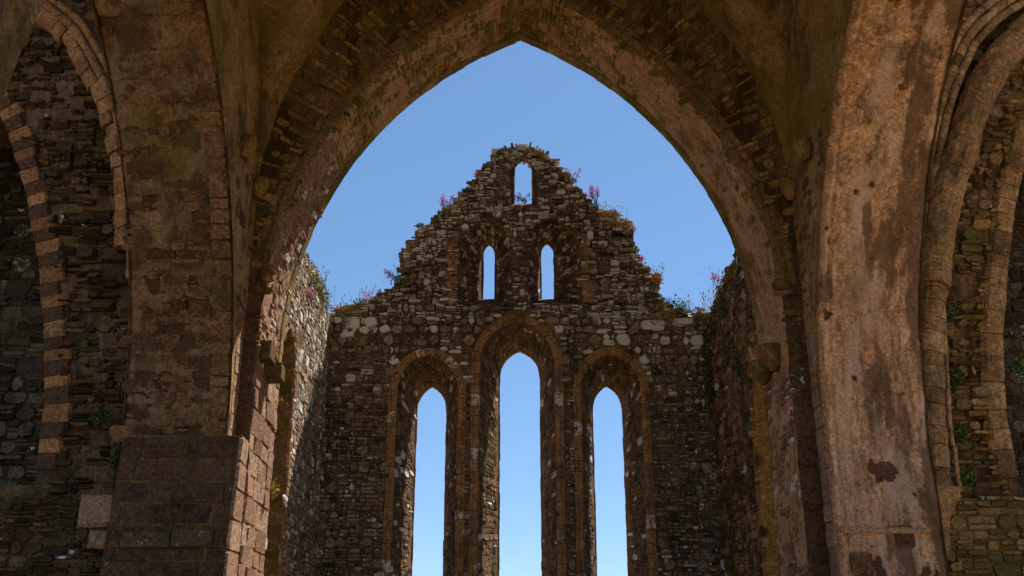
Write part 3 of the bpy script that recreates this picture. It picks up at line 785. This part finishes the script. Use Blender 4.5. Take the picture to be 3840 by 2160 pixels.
# --- nave arch wall (west side, behind the frame edge)
aw = arch_loop(0, 3.72, 4.8, 10.5, GZ, n=24)
mb = MB(); slab(mb, west(YW - 1.5), [(-XO + .02, GZ), (-XO + .02, ZT - .02), (XO - .02, ZT - .02), (XO - .02, GZ)], [aw], 1.48, 0, .6, .02)
mb.build('nave_arch', [M['face_left']], tower)

# --- vault
ZV0, ZV1 = 6.6, 12.3; aV = XI; hV = ZV1 - ZV0; RV = (hV * hV + aV * aV) / (2 * aV)
yc = (YW + YEI) / 2; bV = (YEI - YW) / 2; RW = (hV * hV + bV * bV) / (2 * bV)
def fx(x): s = max(0, aV - abs(x)); return ZV0 + sqrt(max(0, 2 * RV * s - s * s))
def gy(y): s = max(0, bV - abs(y - yc)); return ZV0 + sqrt(max(0, 2 * RW * s - s * s))
mb = MB(); NV = 130; vs = []; fs = []
for j in range(NV + 1):
    tj = -1 + 2 * j / NV; y = yc + bV * sin(pi / 2 * tj)
    for i in range(NV + 1):
        ti = -1 + 2 * i / NV; x = aV * sin(pi / 2 * ti)
        a, b = fx(x), gy(y)
        k = .9; hh = max(k - abs(a - b), 0) / k
        z = max(a, b) + hh * hh * k * .25
        p = (x, y, z); d = .085 * fr(p, 1.2, 5) + .03 * fr(p, 4.5, 4)
        vs.append((x, y, z + d))
for j in range(NV):
    for i in range(NV): fs.append((j * (NV + 1) + i, (j + 1) * (NV + 1) + i, (j + 1) * (NV + 1) + i + 1, j * (NV + 1) + i + 1))
mb.add(vs, fs, 0)
# bare web courses near the east wall
emap = lambda u, v, n: (lambda z: (v, YEI - u, z - n))(fx(v))
mb_v = mb.build('vault', [M['vault']], tower, smooth=True)
for sgn, mt in ((1, 'web'), (-1, 'web')):
    for yy, zz in ((14.0, 6.78), (13.12, 6.98)):
        corbel(lambda m: knob(m, (sgn * (XI - .07), yy, zz), .125, .32, (-sgn, 0), g, 0, (.55, 0, 0)), mt, tower, 'vault_corbel')
# --- the mass of the tower above the vault
mb = MB(); mb.add([(x, y, z) for z in (12.7, 19.) for x, y in ((-XO, YW - 1.6), (XO, YW - 1.6), (XO, YEO - .01), (-XO, YEO - .01))],
                  [(0, 1, 2, 3), (4, 7, 6, 5), (0, 4, 5, 1), (1, 5, 6, 2), (2, 6, 7, 3), (3, 7, 4, 0)], 0)
mb.build('upper_stage', [M['mortar_dark']], tower)

# ================================================================== TRANSEPT EAST WALLS
YT = 14.12
def mirror_full(pts, cx): return pts + [(2 * cx - x, z) for x, z in reversed(pts[:-1])]
def transept_wall(sgn, label, seed):
    t = thing('transept_wall', label, 'wall', (sgn * 8, YT, GZ))
    cx = sgn * 8.7
    if sgn < 0:
        out = [(-5.45, 5.40), (-5.52, 6.1), (-5.67, 6.98), (-5.82, 7.58), (-6.05, 8.22), (-6.3, 8.75), (-6.58, 9.21), (-6.89, 9.68), (-7.36, 10.09), (-7.95, 10.5), (cx, 10.8)]
        inn = [(-6.66, 2.5), (-6.67, 3.2), (-6.69, 3.6), (-6.78, 4.2), (-6.86, 4.7), (-6.96, 5.16), (-7.05, 5.55), (-7.27, 6.28), (-7.48, 6.9), (-7.8, 7.63), (-8.1, 8.2), (cx, 8.95)]
    else:
        out = [(5.44, 2.4), (5.46, 4.2), (5.5, 5.4), (5.58, 6.1), (5.75, 6.96), (6.08, 8.04), (6.36, 8.74), (6.62, 9.24), (6.9, 9.69), (7.45, 10.21), (8.0, 10.55), (cx, 10.85)]
        inn = [(6.74, 2.5), (6.72, 3.2), (6.72, 3.7), (6.83, 4.48), (6.95, 5.08), (7.02, 5.4), (7.28, 6.34), (7.49, 7.0), (7.8, 7.75), (8.15, 8.4), (cx, 9.1)]
    so, si = smooth_path(out), smooth_path(inn)
    # lowest point of the hole follows the arch down to the capital height, then the wall is solid
    hole = mirror_full([(sgn * 5.5, 2.3)] + so[1:] if sgn > 0 else [(-5.5, 2.3), (-5.48, 4.)] + so, cx)
    x0, x1 = sorted((sgn * 5.3, sgn * 13.))
    mpT = west(YT)
    mb = MB()
    slab(mb, mpT, [(x0, GZ), (x0, 13.4), (x1, 13.4), (x1, GZ)], [hole], 1.1, 0, .4, .02)
    def mskw(u, v): return not inside(hole, u, v) and x0 + .05 < u < x1 - .05
    xa, xb = sorted((sgn * 5.38, sgn * 9.3))
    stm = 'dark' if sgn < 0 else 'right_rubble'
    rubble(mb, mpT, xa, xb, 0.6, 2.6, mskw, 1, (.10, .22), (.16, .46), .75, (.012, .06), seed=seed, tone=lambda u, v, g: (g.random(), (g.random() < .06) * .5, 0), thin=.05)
    rubble(mb, mpT, xa, xb, 2.6, 12.5, mskw, 1, (.12, .24), (.16, .46), .7, (.012, .06), seed=seed + 1, tone=lambda u, v, g: (g.random(), 0, 0), thin=.055)
    mb.build('masonry', [M['mortar_dark'], M[stm]], t)
    # rubble infill with a smaller opening
    mpI = west(YT + .24)
    ih = mirror_full(si, cx)
    outer = [(sgn * 5.35, 2.2)] + [(x - sgn * .05, z + .05) for x, z in mirror_full(so, cx)] + [(2 * cx - sgn * 5.35, 2.2)]
    mb = MB()
    slab(mb, mpI, outer, [ih], .7, 0, .25, .05)
    cI = Curve(ih if sgn < 0 else ih)
    def off(u, v):
        d = 9
        for p in si[::2]: d = min(d, (p[0] - u) ** 2 + (p[1] - v) ** 2)
        return sqrt(d)
    def mski(u, v): return inside(outer, u, v) and not inside(ih, u, v) and off(u, v) > .24
    gi = random.Random(seed + 2)
    def mski2(u, v):
        k = .75 if sgn > 0 or v > 6.2 else .55 + .35 * noise.noise(Vector((u * 1.5, v * 1.5, 1.)))
        return mski(u, v) and gi.random() < k
    rubble(mb, mpI, xa, sgn * 9. if sgn > 0 else xb, 2.2, 10.4, mski2, 1, (.10, .22), (.1, .36), .68, (.015, .12), .014, seed=seed + 3, tone=lambda u, v, g: (g.random(), (g.random() < .03) * .4, 0), thin=.045)
    mb.build('infill_masonry', [M['mortar'] if sgn < 0 else M['mortar_dark'], M[stm]], t)
    # quoins of the smaller opening, alternating stones on the left, worn brown ones on the right
    cq = Curve(si); mb = MB()
    sg = -1 if sgn < 0 else 1       # outward side of the half-curve
    if sgn < 0:
        voussoirs(mb, cq, mpI, [(.0, -.4), (.0, .06), (-.012, .075), (-.30, .075), (-.33, .04), (-.33, -.05)], (.17, .26), 0, s0=0.2, seed=seed + 7, jit=.008, prange=(.8, 1.2), rough=.02, gap=.008,
                  tone=lambda a, g: ((.35 + g.uniform(-.3, .5), 0, 0) if a % 2 else (0, 0, 0)))
        # every other stone is dark
        for f_i in range(len(mb.f)):
            if mb.a[mb.f[f_i][0]][0] == 0: mb.m[f_i] = 1
        mats = [M['tan'], M['dark_quoin']]
    else:
        voussoirs(mb, cq, mpI, [(.0, -.4), (.0, .03), (.02, .09), (.10, .12), (.26, .10), (.32, .03), (.32, -.05)], (.22, .4), 0, s0=0.1, seed=seed + 7, jit=.012, rough=.025, prange=(.75, 1.15),
                  tone=lambda a, g: (g.random() * .7, 0, 0))
        mats = [M['roll']]
    # voussoirs() puts positive o on the left of travel: flip for the left wall
    mb.build('jamb_facing', mats, t)
    # moulded arch
    mo = Curve(so); sg2 = 1 if sgn < 0 else -1
    am = MB()
    if sgn < 0:
        tn2 = lambda a, g: (g.gauss(.5, .22), 0, 0)
        for o_, r_, s_ in ((-.05, .06, .0), (-.19, .065, .0)):
            voussoirs(am, mo, mpT, circ(-o_ * 1, .05, r_), (.22, .36), 0, s0=s_, s1=mo.len, seed=seed + int(o_ * 100), jit=.006, tone=tn2)
        # toothed inner order
        voussoirs(am, mo, mpT, [(.24, -.2), (.24, .05), (.27, .07), (.42, .02), (.46, -.06), (.46, -.3)], (.2, .34), 0, s0=.55, seed=seed + 8, jit=.03, tone=tn2)
        voussoirs(am, mo, mpT, [(.09, -.1), (.09, .015), (.14, .015), (.14, -.1)], (.3, .5), 0, seed=seed + 9, tone=tn2)
        m_o = am.build('moulded_arch', [M['tan']], t)
    else:
        tn2 = lambda a, g: (g.gauss(.55, .25), 0, 0)
        z6 = mo.s_of(lambda p: p[1] >= 6.2)
        voussoirs(am, mo, mpT, circ(-.05, .05, .065), (.2, .3), 0, s0=z6, seed=seed + 11, jit=.006, tone=tn2)
        for o_, n_, r_ in ((-.19, .06, .07), (-.33, .03, .065)):
            voussoirs(am, mo, mpT, circ(o_, n_, r_), (.2, .3), 0, s0=mo.s_of(lambda p: p[1] >= 5.3), seed=seed + int(-o_ * 100), jit=.006, tone=tn2)
        m_o = am.build('moulded_arch', [M['roll']], t)
        # great roll, narrowing into the shaft above the capital
        edge = smooth_path([(5.50, 2.42), (5.56, 3.4), (5.68, 4.4), (5.84, 5.32), (6.05, 6.22), (6.28, 6.83), (6.53, 7.43), (6.80, 8.05), (7.08, 8.6), (7.55, 9.25), (8.1, 9.75), (cx, 10.1)])
        cr = Curve(edge); big_ = MB()
        zs_ = cr.s_of(lambda p: p[1] >= 5.2)
        voussoirs(big_, cr, mpT, circ(.0, .0, .25, 18), (.5, .85), 0, s0=zs_, seed=seed + 21, jit=.006, tone=lambda a, g: (g.gauss(.4, .12), 0, 0), sub=.05, rough=.03, gap=.006)
        voussoirs(big_, cr, mpT, circ(.0, .0, .2, 14), (.2, .32), 0, s0=0, s1=zs_, seed=seed + 22, jit=.008, tone=lambda a, g: ((.6 if a % 2 else .2) + g.uniform(-.2, .2), 0, 0), sub=.06, rough=.014)
        b_ = big_.build('roll_moulding', [M['roll']], t); b_.parent = m_o; b_.location = (0, 0, 0)
        for xx, r_, zt in ((5.40, .055, 5.3), (5.77, .03, 6.0)):
            sh = MB(); c2 = Curve([(xx, 2.42), (xx + .02, 3.4), (xx + .05 if xx < 5.6 else xx + .1, 4.4), (xx + .07 if xx < 5.6 else xx + .25, zt)])
            voussoirs(sh, c2, mpT, circ(0, .07, r_), (.35, .6), 0, seed=seed + int(xx * 10), jit=.01, tone=lambda a, g: (.7, 0, 0), rough=.02)
            b_ = sh.build('shaft', [M['roll']], t); b_.parent = m_o; b_.location = (0, 0, 0)
        cp = MB(); vs = []; fs = []; K = 20
        rings = [(1.5, .06), (1.62, .09), (1.7, .10), (1.9, .11), (2.05, .15), (2.14, .20), (2.2, .22), (2.27, .27), (2.32, .30), (2.36, .28), (2.40, .33), (2.44, .31)]
        for zz, rr in rings:
            for k in range(K):
                a = 2 * pi * k / K
                d = 1 + (.12 * sin(a * 4 + .5) + .08 * fr((cos(a), sin(a), zz), 3.)) * (1 if zz > 2.1 else .2)
                vs.append((5.48 + rr * cos(a) * d, YT - .0 - rr * sin(a) * d * .62, zz))
        for j in range(len(rings) - 1):
            for k in range(K): fs.append((j * K + k, j * K + (k + 1) % K, (j + 1) * K + (k + 1) % K, (j + 1) * K + k))
        fs.append(tuple(range(K))); fs.append(tuple((len(rings) - 1) * K + k for k in range(K)))
        cp.add(vs, fs, 0, (.5, 0, 0))
        cpo = cp.build('capital', [M['roll']], t, smooth=True); cpo.parent = m_o; cpo.location = (0, 0, 0)
    if sgn < 0:
        pb = MB()
        for (x, z, w, h, d) in ((-5.88, 1.9, .5, .42, .12), (-5.72, 1.62, .28, .24, .10), (-5.36, 1.95, .13, .34, .16)):
            block(pb, mpT, x, z, w, h, d, 0, (random.random(), 0, 0), g, .05, seg=5)
        pb.build('springer_stone', [M['pale']], t)
    return t
tw_l = transept_wall(-1, 'dark slate transept wall with a blocked orange sandstone arch, left of the pier', 501)
tw_r = transept_wall(1, 'brown transept wall with a thick rounded arch moulding and leafy capital, far right', 541)

# chapels behind the two blocked arches
def chapel(sgn, label, seed):
    x0, x1 = sorted((sgn * 5.2, sgn * 12.8)); mpC = west(17.6)
    t = thing('chapel_wall', label, 'wall', (sgn * 9, 17.6, GZ))
    mb = MB(); slab(mb, mpC, [(x0, GZ), (x0, 9.8), (x1, 9.8), (x1, GZ)], [], .8, 0, .5, .03)
    a, b = sorted((sgn * 7.6, sgn * 11.2))
    rubble(mb, mpC, a, b, 2., 9.8, None, 1, (.14, .32), (.2, .55), .5, (.02, .09), seed=seed, tone=lambda u, v, g: (g.random(), (g.random() < .05) * .5, 0))
    mb.build('masonry', [M['mortar_dark'], M['far']], t)
    if sgn < 0:
        m = MB(); m.add([(x, y, z) for z in (9.3, 9.8) for x, y in ((x0, YT + 1.12), (x1, YT + 1.12), (x1, 17.58), (x0, 17.58))], [(0, 1, 2, 3), (4, 7, 6, 5), (0, 4, 5, 1), (1, 5, 6, 2), (2, 6, 7, 3), (3, 7, 4, 0)])
        m.build('vault', [M['mortar_dark']], t)  # flat roof slab over the left chapel, put in to darken it
chapel(-1, 'dark mossy rubble wall seen through the striped opening at far left', 601)
chapel(1, 'mossy rubble wall seen beyond the worn brown opening at far right', 631)

# ================================================================== PLANTS
def leaves(mb, c, rad, n, size, g, mat=0, up=.4):
    for _ in range(n):
        d = Vector((g.gauss(0, 1), g.gauss(0, 1), g.gauss(0, 1)))
        d.normalize(); p = Vector(c) + Vector((d.x * rad[0], d.y * rad[1], d.z * rad[2])) * g.random() ** .45
        a = Vector((g.gauss(0, 1), g.gauss(0, 1), g.gauss(0, 1) + up)).normalized()
        b = a.orthogonal().normalized(); b.rotate(__import__('mathutils').Quaternion(a, g.uniform(0, 6.28)))
        L = size * g.uniform(.6, 1.4); W = L * g.uniform(.35, .6)
        mb.add([p, p + a * L * .5 + b * W * .5, p + a * L, p + a * L * .5 - b * W * .5], [(0, 1, 2, 3)], mat, (g.random(), 0, g.random()))
def stalks(mb, c, rad, n, h, g, mat=0, head=True, th=.004, lean=.35):
    for _ in range(n):
        p = Vector(c) + Vector((g.uniform(-1, 1) * rad, g.uniform(-.6, .6) * rad, 0)); H = h * g.uniform(.35, .8)
        d = Vector((g.uniform(-lean, lean), g.uniform(-lean, lean), 1)); k = Vector((g.uniform(-.3, .3), g.uniform(-.2, .2), 0))
        pts = [p + d * (H * t) + k * (H * t * t) for t in (0, .35, .7, 1)]
        w = Vector((th, th * .3, 0)); at = (g.random(), 0, 0)
        vs = []
        for i, q in enumerate(pts): vs += [q - w * (1 - .2 * i), q + w * (1 - .2 * i)]
        mb.add(vs, [(0, 1, 3, 2), (2, 3, 5, 4), (4, 5, 7, 6)], mat, at)
        if head:
            e = pts[-1]; r = g.uniform(.008, .016); L = g.uniform(.03, .07)
            mb.add([e + Vector((-r, 0, 0)), e + Vector((0, -r, 0)), e + Vector((r, 0, 0)), e + Vector((0, r, 0)), e + d * L, e - d * .01], [(0, 1, 4), (1, 2, 4), (2, 3, 4), (3, 0, 4), (0, 5, 1), (1, 5, 2), (2, 5, 3), (3, 5, 0)], mat, at)
def plant(name, label, cat, c, leaf=None, flower=None, stalk=None, seed=0, group=None):
    g = random.Random(seed); t = thing(name, label, cat, c, group)
    if leaf:
        for mat, n, rad, size, off in leaf:
            m = MB(); leaves(m, (c[0] + off[0], c[1] + off[1], c[2] + off[2]), rad, n, size, g)
            m.build('foliage', [M[mat]], t)
    if flower:
        mat, heads, spread, hh = flower
        st = MB()
        for _ in range(heads):
            m = MB()
            q = Vector(c) + Vector((g.uniform(-1, 1) * spread, g.uniform(-.5, .5) * spread, hh * g.uniform(.45, 1.1)))
            leaves(m, q, (.042, .042, .075), 34, .034, g); m.build('flower_head', [M[mat]], t)
            b = Vector((c[0] + g.uniform(-.5, .5) * spread, c[1], c[2]))
            w = Vector((.006, 0, 0)); st.add([b - w, b + w, q + w, q - w], [(0, 1, 2, 3)], 0, (g.random(), 0, 0))
        st.build('stem', [M['leaf']], t)
    if stalk:
        n, rad, h, mat = stalk
        m = MB(); stalks(m, c, rad, n, h, g, th=.003); m.build('stalk', [M[mat]], t)
    return t
GF = 'flowering plants rooted in the gable masonry'
P = plant
P('flowering_plant', 'pink flowering plant highest on the right rake of the gable', 'plant', (1.16, 20.22, 9.98), [('leaf', 60, (.14, .1, .09), .05, (0, 0, 0))], ('pink', 7, .16, .28), seed=1, group=GF)
P('flowering_plant', 'small pink flower tuft on the gable rake just below the highest pink plant', 'plant', (1.40, 20.3, 9.58), [('leaf', 30, (.07, .08, .06), .045, (0, 0, 0))], ('pink', 3, .06, .14), seed=2, group=GF)
P('flowering_plant', 'tall pink flowering plant above the dry grass on the gable shoulder', 'plant', (1.60, 20.22, 9.36), [('leaf', 130, (.17, .1, .12), .055, (0, 0, -.02)), ('leaf_dry', 40, (.14, .1, .08), .05, (.02, -.04, -.1))], ('pink', 11, .17, .44), seed=3, group=GF)
P('flowering_plant', 'pink flowering plant alone on the left rake of the gable', 'plant', (-1.5, 20.12, 9.2), [('leaf_dry', 70, (.12, .08, .13), .05, (0, -.06, .05)), ('leaf', 30, (.1, .07, .1), .05, (0, -.05, .0))], ('pink', 10, .13, .34), seed=4, group=GF)
P('flowering_plant', 'pink flowering plant low on the right rake beside feathery grass', 'plant', (2.55, 20.25, 8.05), [('leaf', 60, (.1, .09, .12), .05, (0, 0, 0)), ('leaf_dry', 60, (.12, .09, .14), .05, (0, -.03, -.1))], ('pink', 7, .12, .2), seed=5, group=GF)
P('flowering_plant', 'purple flowering plant at the left foot of the gable rake', 'plant', (-2.5, 20.16, 7.66), [('leaf', 150, (.24, .1, .14), .06, (.1, 0, 0)), ('leaf_dark', 60, (.16, .1, .1), .05, (0, -.03, 0))], ('purple', 9, .22, .26), (8, .3, .5, 'leaf_dark'), seed=6, group=GF)
P('flowering_plant', 'dark leafy plant with purple buds on the sill of the topmost opening', 'plant', (.06, 20.42, 9.62), [('leaf_dark', 70, (.2, .08, .08), .06, (0, 0, .02))], ('purple', 3, .18, .18), seed=7, group=GF)
for dx, k in ((-.12, 70), (.16, 71)):
    pass
P('dry_grass', 'orange dry grass tuft with seed stalks on the right gable shoulder', 'grass', (1.93, 20.22, 9.10), [('leaf_dry', 900, (.34, .16, .12), .07, (-.12, 0, .08)), ('leaf_dry', 500, (.26, .16, .10), .07, (.2, 0, -.13)), ('leaf_yellow', 160, (.3, .14, .1), .05, (0, -.06, 0)), ('leaf', 60, (.13, .12, .09), .06, (-.3, -.05, -.05))], None, (26, .36, .38, 'stalk'), seed=11)
P('dry_grass', 'dry grass tuft hanging at the outer end of the gable shoulder', 'grass', (2.29, 20.2, 8.84), [('leaf_dry', 240, (.13, .1, .12), .06, (0, -.03, 0)), ('leaf', 50, (.08, .08, .1), .05, (.05, -.03, -.05))], None, (8, .12, .3, 'stalk'), seed=12)
P('dry_grass', 'feathery dry grass tuft low on the right rake of the gable', 'grass', (2.82, 20.2, 7.74), [('leaf_dry', 260, (.13, .1, .12), .08, (0, 0, 0))], None, (14, .15, .42, 'stalk'), seed=13)
P('bush', 'green and russet bush spilling over the wall at the right foot of the gable', 'bush', (3.0, 20.28, 7.06), [('leaf_dry', 700, (.36, .14, .32), .05, (-.08, -.1, -.14)), ('leaf', 700, (.38, .16, .24), .05, (.06, -.08, .05)), ('leaf_yellow', 420, (.3, .12, .28), .05, (-.1, -.12, -.1))], ('purple', 4, .3, .3), (14, .5, .5, 'leaf_dark'), seed=14)
P('bush', 'small rounded green bush on the wall head right of the russet bush', 'bush', (3.32, 20.3, 7.08), [('leaf', 220, (.2, .14, .15), .05, (0, 0, .02)), ('leaf_dark', 90, (.18, .12, .1), .05, (0, 0, 0))], None, (8, .25, .35, 'stalk'), seed=15)
P('dry_grass', 'wispy dry grass on the wall head in the left corner of the gable', 'grass', (-3.55, 20.15, 7.08), [('leaf_dry', 380, (.32, .12, .10), .055, (0, 0, -.02)), ('leaf_yellow', 120, (.26, .1, .08), .05, (0, -.04, -.06))], None, (22, .42, .42, 'stalk'), seed=16)
P('dry_grass', 'wispy grass with small pink flowers on the stepped wall head left of the gable rake', 'grass', (-2.95, 20.2, 7.25), [('leaf', 160, (.28, .1, .08), .05, (0, 0, 0)), ('leaf_dry', 140, (.3, .1, .07), .05, (0, 0, 0))], ('pink', 3, .18, .2), (14, .3, .4, 'stalk'), seed=17)
P('dry_grass', 'russet grass fringe on the wall head in the right corner of the gable', 'grass', (3.66, 20.1, 7.0), [('leaf_dry', 150, (.18, .12, .1), .06, (0, 0, 0)), ('leaf', 90, (.14, .1, .16), .05, (0, -.08, -.15))], None, (22, .3, .45, 'stalk'), seed=18)
gt = random.Random(404)
for k, (x, z, lb) in enumerate(((-3.25, 7.18, 'low green tuft on the second step of the wall head left of the gable'), (-2.05, 8.9, 'small olive tuft halfway up the left rake of the gable'), (-.85, 10.1, 'tiny orange tuft near the top of the left rake'),
                                (.42, 10.62, 'yellow green moss tuft on the crown of the gable'), (2.38, 8.35, 'small green tuft on the step below the gable shoulder'), (2.72, 7.75, 'low russet tuft between the lowest pink plant and the feathery grass'))):
    P('moss_tuft', lb, 'plant', (x, 20.18, z), [(('leaf', 'leaf', 'leaf_dry', 'leaf_yellow', 'leaf', 'leaf_dry')[k], 120, (.13, .09, .07), .045, (0, -.03, 0)), ('leaf_dry', 50, (.12, .08, .06), .045, (0, -.02, .02))], seed=300 + k, group='tufts on the broken edges of the gable')
# growth on the heads of the side walls
P('wall_plant', 'yellow green growth along the head of the sunlit side wall', 'plant', (-3.85, 18.5, 7.0), [('leaf_yellow', 700, (.12, 1.3, .2), .045, (0.07, 0, -.05)), ('leaf', 520, (.12, 1.3, .22), .05, (.06, 0, -.08)), ('leaf_dry', 300, (.12, 1.2, .16), .06, (0, 0, .05))], None, (12, .3, .35, 'stalk'), seed=21)
P('flowering_plant', 'single pink flowering plant near the head of the sunlit side wall', 'plant', (-3.72, 17.5, 6.35), [('leaf', 40, (.06, .1, .08), .05, (0, 0, 0))], ('pink', 4, .08, .1), seed=22)
P('wall_plant', 'green creeper hanging from the head of the shaded side wall', 'plant', (3.78, 18.4, 6.6), [('leaf', 620, (.09, 1.5, .75), .05, (0, 0, -.25)), ('leaf_dark', 200, (.10, 1.6, 1.0), .05, (.02, 0, -.6)), ('leaf_dry', 220, (.11, 1.5, .35), .06, (0, 0, .2))], None, (10, .4, .35, 'stalk'), seed=23)
P('flowering_plant', 'pink flowering plant with grass stalks on the head of the shaded side wall', 'plant', (3.78, 18.7, 7.0), [('leaf', 60, (.1, .2, .1), .05, (0, 0, 0))], ('pink', 6, .16, .25), (14, .2, .5, 'stalk'), seed=24)
P('wall_plant', 'dark creeper in the corner where the shaded side wall meets the gable', 'plant', (3.72, 19.9, 5.6), [('leaf_dark', 620, (.12, .2, 1.0), .06, (0, 0, 0)), ('leaf', 160, (.1, .2, .7), .05, (0, 0, .5))], seed=25)
P('wall_plant', 'bright yellow green sprig growing from the sunlit arch jamb', 'plant', (-3.64, 15.38, 2.62), [('leaf_yellow', 110, (.07, .10, .14), .05, (0, 0, 0)), ('leaf', 30, (.06, .08, .1), .05, (0, 0, -.05))], seed=26)
P('wall_plant', 'tiny yellow sprig high on the sunlit window edge', 'plant', (-3.72, 15.8, 4.05), [('leaf_yellow', 26, (.04, .05, .05), .04, (0, 0, 0))], seed=27)
GD = 'fern clumps in the wall joints'
for k, (x, y, z, r, lb) in enumerate(((-5.42, 13.98, 3.75, .16, 'dark fern in the joint beside the left pier, uppermost of three'), (-5.75, 14.0, 3.35, .13, 'dark fern on the left rubble wall below the blocked arch'), (-5.45, 13.98, 2.75, .12, 'dark fern low beside the left pier above the pale block'),
                       (5.52, 13.98, 5.6, .11, 'dark fern where the slender moulding ends against the right pier'), (6.12, 14.3, 5.0, .17, 'fern on the right infill slates beside the round shaft, upper one'), (6.05, 14.28, 4.0, .14, 'fern on the right infill slates at mid height of the shaft'),
                       (6.0, 14.28, 3.2, .13, 'fern low on the right infill slates'), (5.95, 14.1, 2.55, .12, 'fern beside the leafy capital on the right wall'), (7.05, 14.4, 4.2, .14, 'fern at the far right edge of the brown opening'), (6.95, 14.2, 2.6, .15, 'fern on the sill below the far right opening'))):
    P('fern', lb, 'fern', (x, y, z), [('leaf_dark', 130, (r, .07, r * 1.1), .07, (0, 0, 0)), ('leaf', 50, (r * .8, .06, r * .8), .06, (0, -.03, 0))], seed=50 + k, group=GD)
P('wall_plant', 'yellow sprig on the chapel wall at the far right edge', 'plant', (8.0, 17.5, 8.3), [('leaf_yellow', 60, (.09, .07, .08), .06, (0, 0, 0))], seed=75)

# ================================================================== LIGHT, SKY, CAMERA
EL, AZ = radians(59.5), radians(51.)               # azimuth measured from +Y (east) towards +X (south)
sd = Vector((sin(AZ) * cos(EL), cos(AZ) * cos(EL), sin(EL)))
L = bpy.data.lights.new('sun', 'SUN'); L.energy = 5.0; L.angle = radians(.53); L.color = (1, .93, .82)
lo = bpy.data.objects.new('sun', L); COL.objects.link(lo)
lo.rotation_euler = (-sd).to_track_quat('-Z', 'Y').to_euler(); lo.location = (20, 20, 40)
W = bpy.data.worlds.new('World'); C.world = W; W.use_nodes = True
nt = W.node_tree; bg = nt.nodes['Background']
sky = nt.nodes.new('ShaderNodeTexSky'); sky.sky_type = 'NISHITA'; sky.sun_disc = False
sky.sun_elevation = EL; sky.sun_rotation = AZ
sky.air_density = .62; sky.dust_density = .1; sky.ozone_density = 4.0
hs = nt.nodes.new('ShaderNodeHueSaturation'); hs.inputs['Saturation'].default_value = 1.28; hs.inputs['Value'].default_value = 1.33
gm_ = nt.nodes.new('ShaderNodeGamma'); gm_.inputs['Gamma'].default_value = .66
nt.links.new(sky.outputs[0], gm_.inputs['Color']); nt.links.new(gm_.outputs[0], hs.inputs['Color']); nt.links.new(hs.outputs[0], bg.inputs[0]); bg.inputs[1].default_value = .145

cam = bpy.data.cameras.new('camera'); co = bpy.data.objects.new('camera', cam); COL.objects.link(co)
cam.sensor_width = 36; cam.lens = 36 * 2650 / 2576; cam.clip_end = 5000; cam.clip_start = .05
co.location = (-.31, 0, 0); co.rotation_euler = (radians(110.5), 0, radians(-.48))
C.camera = co
C.view_settings.view_transform = 'Standard'; C.view_settings.look = 'None'; C.view_settings.gamma = 1
C.view_settings.exposure = .72
C.cycles.max_bounces = 10; C.cycles.diffuse_bounces = 6; C.cycles.use_denoising = True
C.cycles.use_adaptive_sampling = True; C.cycles.adaptive_threshold = .01
